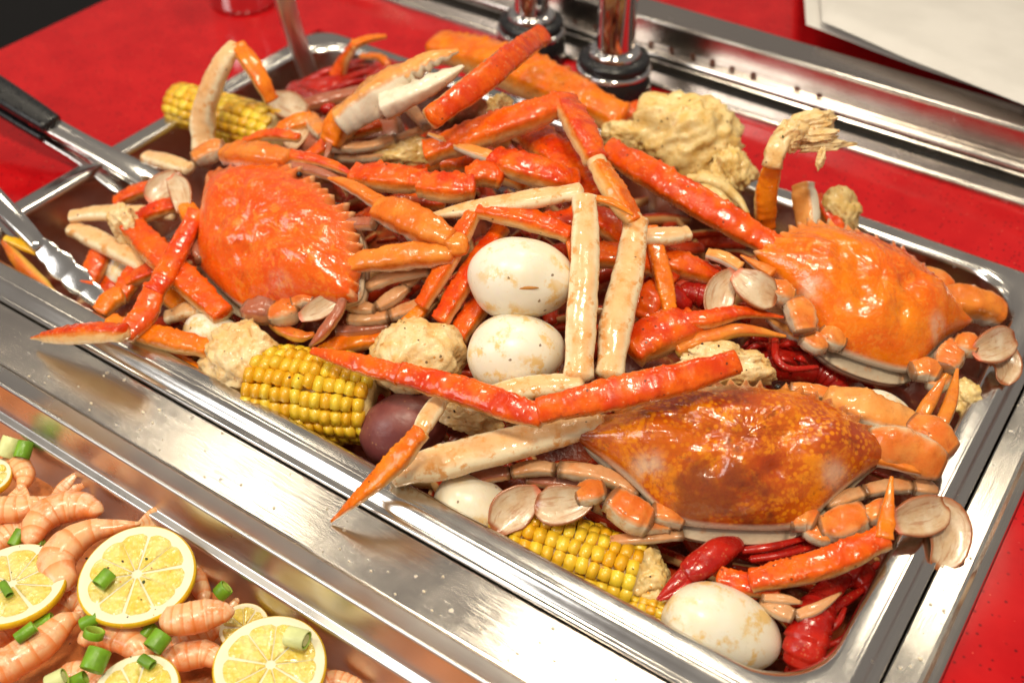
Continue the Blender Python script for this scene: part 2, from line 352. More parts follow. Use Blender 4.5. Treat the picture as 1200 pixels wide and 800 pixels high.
def tube(path, rad, flat=0.8, up=None, roll=0.0, ns=16, power=2.3, cap=0.55, rough=0.035, seed=0.0, radfn=None, rings=None, teeth=None, dish=0.0, flare=0.0, tub=0.0, keel=0.0):
    """swept limb; path n x 3 cm, rad per point. Returns verts, faces, attributes."""
    path = np.asarray(path, float); rad = np.asarray(rad, float)
    L = np.linalg.norm(np.diff(path, axis=0), axis=1).sum()
    n = rings or int(min(70 if tub else 44, max(7, L / max(0.09 if tub else 0.18, (0.15 if tub else 0.28) * rad.mean()))))
    pr = catmull(np.hstack([path, rad[:, None]]), n)
    p = pr[:, :3]; r = np.maximum(pr[:, 3], 0.02)
    T = np.gradient(p, axis=0); T = T / (np.linalg.norm(T, axis=1)[:, None] + 1e-12)
    if up is None:
        up = nrm(np.array([0, 0, 1.0]) + 0.22 * nrm(CAM - p.mean(0)))
    V = []; D = []; SD = []; AL = []
    cr, sr = math.cos(math.radians(roll)), math.sin(math.radians(roll))
    capk = [(0.0, 0.0), (0.40, 0.55), (0.72, 0.86)]         # (1-radius share, outward share)
    plan = []
    for k in (2, 1): plan.append((0, capk[k]))
    for i in range(n): plan.append((i, capk[0]))
    for k in (1, 2): plan.append((n - 1, capk[k]))
    for (i, (sh, ou)) in plan:
        t = T[i]; s = np.cross(t, up); s = nrm(s); u = np.cross(s, t)
        s, u = s * cr + u * sr, u * cr - s * sr
        c0 = p[i].copy(); rr = r[i] * (1 - sh)
        if ou:
            sg = -1 if i == 0 and len(V) < 2 * ns + 1 else 1
            c0 = c0 + t * sg * r[i] * cap * ou
        tt = i / (n - 1)
        if radfn: rr = rr * radfn(tt)
        if flare: rr = rr * (1 - 0.10 * flare * (math.exp(-((tt - 0.10) / 0.06) ** 2) + math.exp(-((tt - 0.90) / 0.06) ** 2)))
        for k in range(ns):
            th = 2 * math.pi * k / ns
            ca, sa = math.cos(th), math.sin(th)
            ex = 2.0 / power
            x = math.copysign(abs(ca) ** ex, ca); y = math.copysign(abs(sa) ** ex, sa)
            fy = flat * (1 + dish * (abs(x) ** 3 - 0.45)) if dish else flat
            v = c0 + s * rr * x + u * rr * fy * y + (u * rr * dish * 0.28 * (abs(x) ** 3 - 0.3) if dish else 0)
            if rough:
                q = Vector((v[0] * 0.9 + seed, v[1] * 0.9, v[2] * 0.9))
                w = mnoise.noise(q) * rough * 1.2 + mnoise.noise(q * 3.1) * rough * 0.6
                v = v + (v - c0) * w
            if tub:                                        # tubercles on the back, a row of small spines along both edges
                q = Vector((v[0] * 3.6 + seed, v[1] * 3.6, v[2] * 3.6))
                k_ = max(0.0, mnoise.noise(q) - 0.18) * 1.4 * max(0.0, min(1.0, sa * 2 + 0.6))
                if abs(ca) > 0.5 and abs(ca) < 0.86 and sa > 0: k_ += 0.9 * max(0.0, mnoise.noise(Vector((i * 0.83 + seed, ca * 2, 5.0))))
                v = v + (v - c0) / (np.linalg.norm(v - c0) + 1e-9) * r[i] * tub * k_ * (1 - sh)
            if keel:
                v = v - (v - c0) * keel * math.exp(-((abs(sa) - 0.30) / 0.16) ** 2) * (1 if sa < 0.6 else 0)
            if teeth and sa * 0 + ca > 0.7:
                v = v + s * rr * teeth * (0.5 + 0.5 * math.sin(tt * 34)) * (1 - sh)
            V.append(v); D.append(sa); SD.append(ca); AL.append(tt)
    F = []; m = len(plan)
    for a in range(m - 1):
        for k in range(ns):
            k2 = (k + 1) % ns
            F.append((a * ns + k, a * ns + k2, (a + 1) * ns + k2, (a + 1) * ns + k))
    for (ring, idx, sg) in ((0, 0, -1), (m - 1, n - 1, 1)):
        V.append(np.mean(V[ring * ns:(ring + 1) * ns], axis=0) + T[idx] * sg * r[idx] * cap * 0.12)
        D.append(0.0); SD.append(0.0); AL.append(0.0 if sg < 0 else 1.0); ci = len(V) - 1
        for k in range(ns):
            k2 = (k + 1) % ns
            F.append((ci, ring * ns + k2, ring * ns + k) if sg < 0 else (ci, ring * ns + k, ring * ns + k2))
    return np.array(V), F, {'dors': D, 'side': SD, 'along': AL}

def pts3(pl):
    pp = [M(q[0], q[1], q[2]) for q in pl]
    return np.array(pp), np.array([q[3] * pxcm(a) for q, a in zip(pl, pp)])
_sd = [0.0]
def limb(parent, name, pl, mat, flat=0.82, roll=0, up=None, label=None, **kw):
    p, r = pts3(pl); _sd[0] += 3.7
    v, f, a = tube(p, r, flat, up, roll, seed=_sd[0], **kw)
    return mesh(name, v, f, MT[mat], parent, a, label=label)
def leg(label, segs, mat='leg_red', roll=0, name='snow_crab_leg', cat='crab leg', group='snow crab legs in the pan', collar=True, flat=0.72):
    """segs: list of (part name, pixel polyline[, material[, roll]])"""
    allp = np.vstack([pts3(s[1])[0] for s in segs])
    o = root(name, label, cat, (allp[:, 0].mean(), allp[:, 1].mean(), allp[:, 2].min() - 0.6), group)
    last = None
    for i, s in enumerate(segs):
        m = s[2] if len(s) > 2 and s[2] else mat
        rl = s[3] if len(s) > 3 else roll
        q = [list(k) for k in s[1]]
        for (e, nb) in ((0, 1), (-1, -2)):                 # blunt ends, except for tips
            if q[e][3] > 6.5: q[e][3] = max(q[e][3], 0.87 * q[nb][3])
        par = last if s[0] == 'finger' and last is not None else o
        ob = limb(par, s[0], q, m, flat=flat, roll=rl, power=2.3 if m == 'leg_cream' else 3.0, cap=0.4 if m == 'leg_cream' else 0.22, flare=1.0 if len(q) > 2 else 0.4, ns=22, tub=0.0 if m.startswith('flesh') else (0.20 if m in ('leg_red', 'leg_orange') else 0.07), keel=0.0 if m == 'leg_cream' else 0.07, rough=0.06 if not m.startswith('flesh') else 0.3)
        if s[0] == 'palm': last = ob
        if collar and i + 1 < len(segs):
            a = np.array(q[-1], float); nx = np.array(segs[i + 1][1][0], float)
            c = (a + nx) / 2; dirv = (np.array(q[-1][:2], float) - np.array(q[-2][:2], float)); dirv = dirv / (np.linalg.norm(dirv) + 1e-9)
            w = min(a[3], nx[3]) * 0.86
            limb(o, 'joint', [(c[0] - dirv[0] * w * .5, c[1] - dirv[1] * w * .5, c[2], w), (c[0] + dirv[0] * w * .5, c[1] + dirv[1] * w * .5, c[2], w)], 'joint', rough=0.08)
    return o

def loft(loops, closed=True, capEnd=False):
    n = len(loops[0]); V = [p for l in loops for p in l]; F = []
    for a in range(len(loops) - 1):
        for k in range(n if closed else n - 1):
            k2 = (k + 1) % n
            F.append((a * n + k, a * n + k2, (a + 1) * n + k2, (a + 1) * n + k))
    if capEnd: F.append(tuple(range((len(loops) - 1) * n, len(loops) * n)))
    return np.array(V, float), F
def rrect(x0, y0, x1, y1, r, z, k=10):
    out = []
    for (cx, cy, a0) in ((x1 - r, y1 - r, 0), (x0 + r, y1 - r, 90), (x0 + r, y0 + r, 180), (x1 - r, y0 + r, 270)):
        for i in range(k + 1):
            a = math.radians(a0 + 90 * i / k); out.append((cx + r * math.cos(a), cy + r * math.sin(a), z))
    return out
def extrude_x(profile, x0, x1, nx=2):
    """profile [(y,z)] swept along x, closed ends"""
    n = len(profile); V = []; F = []
    for i in range(nx):
        x = x0 + (x1 - x0) * i / (nx - 1)
        V += [(x, y, z) for y, z in profile]
    for a in range(nx - 1):
        for k in range(n):
            k2 = (k + 1) % n
            F.append((a * n + k, (a + 1) * n + k, (a + 1) * n + k2, a * n + k2))
    F.append(tuple(range(n))); F.append(tuple(reversed(range((nx - 1) * n, nx * n))))
    return np.array(V, float), F
def box(x0, y0, z0, x1, y1, z1):
    V = [(x0, y0, z0), (x1, y0, z0), (x1, y1, z0), (x0, y1, z0), (x0, y0, z1), (x1, y0, z1), (x1, y1, z1), (x0, y1, z1)]
    F = [(0, 3, 2, 1), (4, 5, 6, 7), (0, 1, 5, 4), (1, 2, 6, 5), (2, 3, 7, 6), (3, 0, 4, 7)]
    return np.array(V, float), F
def join(parts):
    V = []; F = []; o = 0
    for v, f in parts:
        V.append(np.asarray(v, float)); F += [tuple(i + o for i in q) for q in f]; o += len(v)
    return np.vstack(V), F
def lathe(prof, c, ns=32):
    loops = [[(c[0] + r * math.cos(2 * math.pi * k / ns), c[1] + r * math.sin(2 * math.pi * k / ns), c[2] + z) for k in range(ns)] for r, z in prof]
    return loft(loops)
def sphere(c, axes, radii, nu=28, nv=18, disp=None):
    """axes 3 unit vectors (rows), third is the pole"""
    V = []; F = []
    A = np.asarray(axes, float)
    for j in range(nv + 1):
        ph = math.pi * j / nv
        for i in range(nu):
            th = 2 * math.pi * i / nu
            d = np.array([math.sin(ph) * math.cos(th), math.sin(ph) * math.sin(th), math.cos(ph)])
            k = disp(d) if disp else 1.0
            V.append(np.asarray(c) + A.T @ (d * np.asarray(radii) * k))
    for j in range(nv):
        for i in range(nu):
            i2 = (i + 1) % nu
            F.append((j * nu + i, (j + 1) * nu + i, (j + 1) * nu + i2, j * nu + i2))
    return np.array(V), F

# ------------------------------------------------------------------ the setting: floor, counter, steel plates
v, f = box(-400, -400, -92, 400, 400, -90)
mesh('floor', v, f, plain('dark_floor', (0.006, 0.005, 0.005), 0.7), kind='structure', smooth=False)
CZ = -0.12
parts = [box(-16.6, -60, CZ - 3, -0.05, 32.72, CZ), box(-16.6, 32.72, CZ - 3, 120, 110, CZ), box(54.95, -60, CZ - 3, 120, 32.72, CZ)]
v, f = join(parts)
mesh('countertop', v, f, MT['counter'], kind='structure', smooth=False)
v, f = box(-16, -60, -14, 119, 109, -13.5)
mesh('cabinet_floor', v, f, MT['gap'], kind='structure', smooth=False)

def rounded_plate(profile, x0, x1):
    return extrude_x(profile, x0, x1)
# plate between the two pans
prof = [(-0.10, -0.9), (-0.10, -0.06), (-0.14, -0.015), (-0.2, 0.0), (-3.00, 0.0), (-3.06, -0.02), (-3.10, -0.10), (-3.10, -0.9)]
v, f = extrude_x(prof, -40, 53.0)
o = mesh('divider_plate', v, f, MT['steel_x'], smooth=False)
tag(o, 'brushed steel divider plate between the seafood pan and the shrimp pan', 'steel plate')
# strip on the right with a rolled outer edge
nz = []
for i in range(9):
    a = math.radians(90 - 180 * i / 8); nz.append((54.70 + 0.22 * math.cos(a), 0.0 + 0.22 * math.sin(a)))
prof = [(53.10, -0.9), (53.10, -0.05), (53.16, 0.0), (54.2, 0.0), (54.35, 0.03), (54.5, 0.15)] + nz + [(54.6, -0.9)]
n = len(prof); V = []; F = []
for y in (-45, 36):
    V += [(x, y, z) for x, z in prof]
for k in range(n):
    k2 = (k + 1) % n; F.append((k, k2, n + k2, n + k))
F += [tuple(reversed(range(n))), tuple(range(n, 2 * n))]
o = mesh('edge_strip', V, F, MT['steel_y'], smooth=False)
tag(o, 'brushed steel strip with rolled edge along the right side of the seafood pan', 'steel strip')

# ------------------------------------------------------------------ the seafood pan
def pan(label, x0, y0, x1, y1, prof, mat):
    o = root('steam_pan', label, 'pan', ((x0 + x1) / 2, (y0 + y1) / 2, -6.6))
    rim = [p for p in prof if p[3] == 'r']; body = [p for p in prof if p[3] == 'b']
    lp = lambda q: rrect(x0 + q[0], y0 + q[0], x1 - q[0], y1 - q[0], q[2], q[1])
    v, f = loft([lp(q) for q in rim]); mesh('rim', v, f, mat, o)
    v, f = loft([lp(q) for q in [rim[-1]] + body], capEnd=True); mesh('basin', v, f, mat, o)
    return o
PR = [(0.02, -0.55, 2.1, 'r'), (0.0, 0.02, 2.1, 'r'), (0.05, 0.10, 2.1, 'r'), (0.16, 0.13, 2.0, 'r'), (0.26, 0.14, 2.0, 'r'), (0.36, 0.20, 2.0, 'r'), (0.50, 0.36, 1.9, 'r'), (0.66, 0.52, 1.9, 'r'), (0.82, 0.60, 1.9, 'r'),
      (0.94, 0.62, 1.9, 'r'), (1.02, 0.605, 1.9, 'r'), (1.1, 0.61, 1.9, 'r'), (1.60, 0.62, 2.4, 'r'), (1.74, 0.59, 2.8, 'r'), (1.86, 0.48, 3.0, 'r'), (1.93, 0.28, 3.2, 'r'),
      (1.97, -0.2, 3.4, 'b'), (2.15, -2.6, 3.4, 'b'), (2.4, -5.6, 3.4, 'b'), (2.6, -6.1, 3.4, 'b'), (3.0, -6.4, 3.4, 'b'), (3.6, -6.5, 3.4, 'b')]
pan('large stainless steam pan heaped with crabs and crab legs', 0, 0, 53, 32.7, PR, MT['steel_pan'])

# front pan: narrow rim, wall with a step half way down
PR2 = [(0.0, -0.8, 1.8, 'r'), (0.0, -0.02, 1.8, 'r'), (0.04, 0.05, 1.8, 'r'), (0.12, 0.08, 1.8, 'r'), (0.72, 0.09, 1.8, 'r'), (0.80, 0.15, 1.8, 'r'), (0.88, 0.18, 1.8, 'r'), (0.96, 0.15, 1.8, 'r'), (1.0, 0.05, 1.8, 'r'),
       (1.03, -0.3, 1.8, 'b'), (1.06, -1.85, 1.8, 'b'), (1.10, -1.98, 1.8, 'b'), (1.18, -2.04, 1.8, 'b'), (1.42, -2.08, 1.8, 'b'), (1.50, -2.14, 1.8, 'b'), (1.54, -2.3, 1.8, 'b'), (1.9, -6.0, 2.5, 'b'), (2.6, -6.5, 2.5, 'b')]
pan('stainless steam pan of shrimp and lemon slices in the front left corner', -8, -36.2, 53.0, -3.14, PR2, MT['steel_pan2'])

# ------------------------------------------------------------------ steel rail behind, posts, cup, cloth
rr = root('serving_rail', 'long polished steel rail running behind the pan on the red counter', 'rail', (35, 42, CZ))
def arc(cy, cz, r, a0, a1, k=7):
    return [(cy + r * math.cos(math.radians(a0 + (a1 - a0) * i / k)), cz + r * math.sin(math.radians(a0 + (a1 - a0) * i / k))) for i in range(k + 1)]
v, f = extrude_x([(38.95, CZ)] + [(38.95, 0.0)] + arc(39.25, 0.02, 0.3, 180, 90, 5) + [(40.0, 0.34)] + arc(40.25, 0.1, 0.25, 80, 0, 5) + [(40.5, CZ)], -20, 110)
mesh('base_strip', v, f, MT['steel_rail'], rr, smooth=False)
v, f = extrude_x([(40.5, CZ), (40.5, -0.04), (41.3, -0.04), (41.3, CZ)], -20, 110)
mesh('shadow_gap', v, f, MT['gap'], rr, smooth=False)  # near-black bar, paints the shade between base strip and rail
body = [(41.25, CZ), (41.25, 0.55)] + arc(41.6, 0.85, 0.35, 220, 100, 6) + [(41.75, 1.20), (41.92, 1.26), (41.84, 2.95)] + arc(42.08, 2.95, 0.24, 180, 90, 6) + [(44.5, 3.16), (44.62, 3.08), (44.62, CZ)]
v, f = extrude_x(body, -20, 110)
mesh('rail_body', v, f, MT['steel_rail'], rr, smooth=False)
for i, (hx, hy) in enumerate([(652, 20), (674, 27), (698, 33), (741, 45), (763, 52), (787, 59), (812, 66), (835, 73), (858, 81), (883, 88), (934, 105), (960, 113)]):
    # dark brown discs drawn as small screw holes in the sloping face
    d = ray(hx, hy); nn = nrm([0, -1.0, -0.047]); p0 = np.array([0, 41.88, 2.1]); t = np.dot(p0 - CAM, nn) / np.dot(d, nn); c = CAM + d * t
    e1 = np.array([1.0, 0, 0]); e2 = np.cross(nn, e1); R_ = 0.22
    V = [c + nn * 0.02 + (e1 * math.cos(a) + e2 * math.sin(a)) * R_ for a in np.linspace(0, 2 * math.pi, 14, endpoint=False)]
    V += [c + nn * 0.03 + (e1 * math.cos(a) + e2 * math.sin(a)) * R_ * 0.7 for a in np.linspace(0, 2 * math.pi, 14, endpoint=False)]
    V.append(c - nn * 0.02 + nn * 0.035)
    F = [(k, (k + 1) % 14, 14 + (k + 1) % 14, 14 + k) for k in range(14)] + [(14 + k, 14 + (k + 1) % 14, 28) for k in range(14)]
    mesh('screw_hole', V, F, MT['hole_brown'] if 'hole_brown' in MT else MT.setdefault('hole_brown', plain('dark_brown_hole', (0.12, 0.035, 0.015), 0.7)), rr)

def post(label, px, py, k=1.0):
    c = P(px, py, CZ)
    o = root('sneeze_guard_post', label, 'post', c)
    v, f = lathe([(2.55 * k, 0), (2.6 * k, 0.15), (2.5 * k, 1.0), (2.38 * k, 1.9), (2.3 * k, 2.0)], c, 40); mesh('base', v, f, MT['black'], o)
    v, f = lathe([(2.3 * k, 2.0), (2.46 * k, 2.02), (2.5 * k, 2.15), (2.46 * k, 2.32), (2.3 * k, 2.36)], c, 40); mesh('chrome_ring', v, f, MT['chrome'], o)
    v, f = lathe([(2.3 * k, 2.36), (2.34 * k, 2.7), (2.25 * k, 2.95), (1.7 * k, 3.05)], c, 40); mesh('collar', v, f, MT['black'], o)
    v, f = lathe([(1.7 * k, 3.05), (1.72 * k, 3.3), (1.55 * k, 3.5), (1.24 * k, 3.55)], c, 40); mesh('upper_ring', v, f, MT['chrome'], o)
    v, f = lathe([(1.24 * k, 3.55), (1.24 * k, 32.0)], c, 40); mesh('pole', v, f, MT['chrome'], o)
post('chrome post with black base standing closest to the pan, behind the crab legs', 717, 112)
post('chrome post with black base farther left, its foot touching the rail', 622, 68, 0.95)

c = P(273, 9, CZ)
v, f = lathe([(0.1, 0.02), (2.3, 0.02), (2.45, 0.12), (2.5, 0.4), (2.5, 3.0), (2.6, 8.0), (2.5, 8.0), (2.4, 1.0), (0.1, 0.6)], c + np.array([0, 1.2, 0]), 36)
tag(mesh('steel_cup', v, f, MT['chrome'], loc=c), 'round steel cup on the red counter, cut off by the top edge', 'cup')

def cloth_sheet(name, parent, corners, thick, amp, seed):
    a, b, c_, d = [np.array(q, float) for q in corners]; n1, n2 = 40, 26; V = []; F = []
    for s_ in (1, 0):
        for i in range(n1 + 1):
            for j in range(n2 + 1):
                u, w = i / n1, j / n2
                p = a * (1 - u) * (1 - w) + b * u * (1 - w) + c_ * u * w + d * (1 - u) * w
                z = mnoise.noise(Vector((p[0] * 0.11 + seed, p[1] * 0.13, 0))) * amp + mnoise.noise(Vector((p[0] * 0.35, p[1] * 0.3 + seed, 3))) * amp * 0.25
                ed = min(u, 1 - u, w, 1 - w); rd = thick * 0.5 * (1 - math.sqrt(max(0, 1 - (1 - min(1, ed * 40)) ** 2)))
                V.append(p + np.array([0, 0, z + (thick - rd if s_ else rd)]))
    m = (n1 + 1) * (n2 + 1)
    for i in range(n1):
        for j in range(n2):
            q = i * (n2 + 1) + j
            F.append((q, q + n2 + 1, q + n2 + 2, q + 1)); F.append((m + q, m + q + 1, m + q + n2 + 2, m + q + n2 + 1))
    per = [i * (n2 + 1) for i in range(n1 + 1)] + [n1 * (n2 + 1) + j for j in range(1, n2 + 1)] + [i * (n2 + 1) + n2 for i in range(n1 - 1, -1, -1)] + [j for j in range(n2 - 1, 0, -1)]
    for k in range(len(per)):
        k2 = (k + 1) % len(per); F.append((per[k], m + per[k], m + per[k2], per[k2]))
    return mesh(name, V, F, MT['cloth'], parent)
o = root('folded_cloth', 'white folded cloth lying over the back of the steel rail', 'cloth', P(1060, 40, 3.2))
z0 = 3.3
cloth_sheet('lower_fold', o, [P(944, 33, z0), P(1205, 128, z0), P(1420, 60, 0.4), P(935, -120, 0.4)], 0.25, 0.15, 2)
cloth_sheet('upper_fold', o, [P(962, 32, z0 + .5), P(1330, 184, z0 + .5), P(1450, 40, 1.0), P(955, -120, 1.0)], 0.7, 0.2, 9)
# ------------------------------------------------------------------ bed of seafood pieces that fills the pan
def bed():
    V = []; F = []; nx, ny = 90, 56
    for i in range(nx + 1):
        for j in range(ny + 1):
            x = 2.35 + (53 - 4.7) * i / nx; y = 2.35 + (32.7 - 4.7) * j / ny
            e = min((x - 2.3) / 3.0, (50.7 - x) / 3.0, (y - 2.3) / 3.0, (30.4 - y) / 3.0, 1.0)
            q = Vector((x * 0.45, y * 0.45, 1.0))
            z = mound(x, y) - 2.6 + 0.9 * mnoise.noise(q) + 0.7 * abs(mnoise.noise(q * 2.3)) - (1 - max(0, e)) * 1.0
            lf = max(0.0, min(1.0, (11.0 - x) / 8.0)); z -= 2.0 * lf
            V.append((x, y, max(-6.2, z)))
    for i in range(nx):
        for j in range(ny):
            q = i * (ny + 1) + j; F.append((q, q + ny + 1, q + ny + 2, q + 1))
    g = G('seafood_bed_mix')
    c = g.mix(g.step(g.noise(60, 4), 0.35, 0.7), (0.16, 0.018, 0.006), (0.34, 0.06, 0.012))  # dark tones put the shade between the food pieces into the colour
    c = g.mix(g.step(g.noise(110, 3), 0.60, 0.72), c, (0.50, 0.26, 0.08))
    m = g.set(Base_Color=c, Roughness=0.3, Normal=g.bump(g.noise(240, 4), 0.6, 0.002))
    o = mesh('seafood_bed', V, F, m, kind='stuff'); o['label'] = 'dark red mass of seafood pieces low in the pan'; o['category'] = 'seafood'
    # loose broken leg pieces lying in the gaps, too buried to pick apart
    rnd = random.Random(3); VV = []; FF = []; at = {'dors': [], 'side': [], 'along': []}
    for _ in range(330):
        x = rnd.uniform(4, 49); y = rnd.uniform(4, 29)
        if x < 10 and rnd.random() < 0.7: continue
        a = rnd.uniform(0, math.pi); L = rnd.uniform(0.9, 2.4); r = rnd.uniform(0.18, 0.5)
        z = mound(x, y) - 1.15 + rnd.uniform(-0.7, 0.55) - 2.0 * max(0.0, min(1.0, (11.0 - x) / 8.0))
        d = np.array([math.cos(a), math.sin(a), rnd.uniform(-0.25, 0.25)]) * L
        c = np.array([x, y, z]); p0, p1 = c - d, c + d
        for q in (p0, p1): q[0] = min(49.6, max(3.4, q[0])); q[1] = min(29.4, max(3.4, q[1]))
        v, f, aa = tube([p0, (p0 + p1) / 2 + np.array([0, 0, 0.2]), p1], [r * 0.8, r, r * 0.7], 0.7, ns=10, power=2.8, cap=0.25, seed=rnd.random() * 50, roll=rnd.uniform(-110, 110))
        o_ = sum(len(k) for k in VV); VV.append(v); FF += [tuple(i + o_ for i in q) for q in f]
        for k in at: at[k] += list(aa[k])
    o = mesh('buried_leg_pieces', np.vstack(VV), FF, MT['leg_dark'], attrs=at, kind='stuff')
    o['label'] = 'broken crab and crawfish leg pieces buried in the gaps of the heap'; o['category'] = 'seafood'
MT['leg_dark'] = shell('buried_shell', (0.40, 0.02, 0.006), (0.52, 0.05, 0.01), (0.60, 0.34, 0.14), dots=0.5)  # darkened shell tones, shade of the gaps painted in
bed()

# ------------------------------------------------------------------ swimming crabs
HALF = [(0.0, 0.43), (0.045, 0.475), (0.085, 0.43), (0.13, 0.475), (0.165, 0.425), (0.215, 0.40), (0.25, 0.43), (0.285, 0.475), (0.315, 0.415),
        (0.375, 0.455), (0.405, 0.39), (0.465, 0.42), (0.49, 0.355), (0.55, 0.375), (0.57, 0.31), (0.63, 0.325), (0.645, 0.26), (0.71, 0.265), (0.72, 0.20),
        (0.785, 0.195), (0.79, 0.135), (0.86, 0.12), (0.875, 0.075), (1.0, 0.045), (0.93, 0.005), (0.86, -0.035), (0.78, -0.085), (0.70, -0.15), (0.62, -0.225), (0.55, -0.30),
        (0.48, -0.385), (0.42, -0.45), (0.375, -0.49), (0.30, -0.51), (0.2, -0.52), (0.1, -0.523), (0.0, -0.525)]
def full_outline(h):
    return np.array(h + [(-x, y) for x, y in reversed(h[1:-1])])
def densify(o, k=3):
    out = []
    for i in range(len(o)):
        a, b_ = o[i], o[(i + 1) % len(o)]
        for j in range(k): out.append(a + (b_ - a) * j / k)
    return np.array(out)
OUT = densify(full_outline(HALF))
def smooth_outline(o, it=70):
    s = o.copy()
    for _ in range(it): s = 0.25 * np.roll(s, 1, 0) + 0.5 * s + 0.25 * np.roll(s, -1, 0)
    k = np.abs(o[:, 0]) > 0.86
    return s
OUTS = smooth_outline(OUT)

def carapace(parent, frame, h, mat, seed, spine=1.0):
    c, X, Y, N = frame
    rhos = [0.0] + [i / 30 for i in range(1, 27)] + [.885, .905, .925, .945, .96, .975, .988, 1.0]
    rj = np.random.RandomState(int(seed)); tj = rj.uniform(1.0, 2.0, len(OUT) // 3 + 1)
    n = len(OUT); V = []; A = {'rho': [], 'rear': [], 'scar': [], 'tipc': []}; F = []
    for rho in rhos:
        for k in range(n):
            w = max(0, (rho - 0.87) / 0.13) ** 1.6
            tv = OUT[k] - OUTS[k]
            q = (OUTS[k] + tv * w * (tj[k // 3] if OUT[k][1] > 0 and abs(OUT[k][0]) < .9 else 1.0)) * rho
            if abs(q[0]) > .84: q = np.array([math.copysign(.84 + (abs(q[0]) - .84) * spine, q[0]), q[1]])
            x, y = q
            z = h * (1 - rho ** 2.7) ** 0.66
            def gb(cx, cy, s, a): return a * math.exp(-((x - cx) ** 2 + (y - cy) ** 2) / (s * s))
            z += gb(0, 0.14, .2, .045) + gb(0, -.2, .13, .045) + gb(.46, -.04, .2, .050) + gb(-.46, -.04, .2, .050) + gb(.24, .2, .09, .028) + gb(-.24, .2, .09, .028) + gb(.55, .14, .09, .02) + gb(-.55, .14, .09, .02)
            z -= gb(.2, 0.0, .06, .040) + gb(-.2, 0.0, .06, .040) + gb(.17, -.2, .055, .034) + gb(-.17, -.2, .055, .034) + gb(.32, .08, .06, .026) + gb(-.32, .08, .06, .026) + gb(0, -.03, .05, .022)
            rg = math.exp(-((y - 0.10 - 0.10 * abs(x)) / 0.022) ** 2) * (1 if abs(x) > 0.35 and rho < .95 else 0)
            z += 0.012 * rg
            p = Vector((x * 5 + seed, y * 5, 0.3))
            z += (0.013 * mnoise.noise(p) + 0.007 * mnoise.noise(p * 2.3) + 0.005 * mnoise.noise(p * 5) + 0.0035 * mnoise.noise(p * 11) + 0.006 * max(0, mnoise.noise(p * 16) - 0.1)) * (1 - rho ** 6)
            tooth = np.linalg.norm(OUT[k]) - np.linalg.norm(OUTS[k])
            if rho > 0.93 and tooth > 0.006 and y > 0: z += 0.022 * (rho - 0.93) / 0.07
            V.append(c + X * x + Y * y + N * z * np.linalg.norm(X))
            A['tipc'].append(1.0 if (rho > 0.98 and tooth > 0.012 and y > 0.02) else 0.0)
            A['rho'].append(rho); A['rear'].append(-y / 0.5 if y < 0 else -y)
            sc = sum(math.exp(-(((x - sx) / .085) ** 2 + ((y - sy) / .075) ** 2) ** 1.5) for sx, sy in ((.52, -.19), (-.52, -.19)))
            A['scar'].append(min(1, sc))
    for a in range(len(rhos) - 1):
        for k in range(n):
            k2 = (k + 1) % n; F.append((a * n + k, (a + 1) * n + k, (a + 1) * n + k2, a * n + k2) if a else (0, n + k, n + k2))
    # turned-under edge
    for (s_, dz) in ((0.985, -0.028), (0.95, -0.035)):
        for k in range(n):
            q = OUT[k] * 0.35 * s_ + OUTS[k] * 0.65 * s_
            V.append(c + X * q[0] + Y * q[1] + N * dz * np.linalg.norm(X))
            A['tipc'].append(0.0); A['rho'].append(1.0); A['rear'].append(-q[1] / .5 if q[1] < 0 else -q[1]); A['scar'].append(0)
    m = len(rhos)
    for a in (m - 1, m):
        for k in range(n):
            k2 = (k + 1) % n; F.append((a * n + k, (a + 1) * n + k, (a + 1) * n + k2, a * n + k2))
    mesh('carapace', V, F, MT[mat], parent, A)
    # underside, set a little back so that its pale rim shows behind the shell
    prof = [(0.93, -0.03), (0.975, -0.045), (0.99, -0.055), (1.0, -0.068), (0.985, -0.085), (0.995, -0.10), (0.975, -0.16), (0.9, -0.20), (0.6, -0.25), (0.3, -0.26), (0.01, -0.26)]
    gro = [0.9, 0.7, 0.1, 0.0, 0.85, 0.0, 0.15, 0.1, 0, 0, 0]
    V = []; GR = []
    for (s_, dz), g_ in zip(prof, gro):
        for k in range(n):
            x, y = OUTS[k] * s_
            if y < -0.1: y -= (0.085 if dz < -0.05 else 0.03) * min(1, (-0.1 - y) / 0.3) * (1 if s_ > .9 else 0)
            V.append(c + X * x + Y * y + N * dz * np.linalg.norm(X))
            seam = 0.9 if (y < -0.4 and min(abs(abs(x) - .30), abs(abs(x) - .36)) < .012) else 0
            GR.append(max(g_, seam))
    F = []
    for a in range(len(prof) - 1):
        for k in range(n):
            k2 = (k + 1) % n; F.append((a * n + k, (a + 1) * n + k, (a + 1) * n + k2, a * n + k2))
    mesh('underside', V, F, MT['belly'], parent, {'groove': GR})
    for s_ in (-1, 1):
        e = c + X * (.235 * s_) + Y * .435 + N * 0.035 * np.linalg.norm(X); r = 0.022 * np.linalg.norm(X)
        v, f = sphere(e, np.eye(3), (r, r, r), 12, 8); mesh('eye', v, f, MT['eye'], parent)

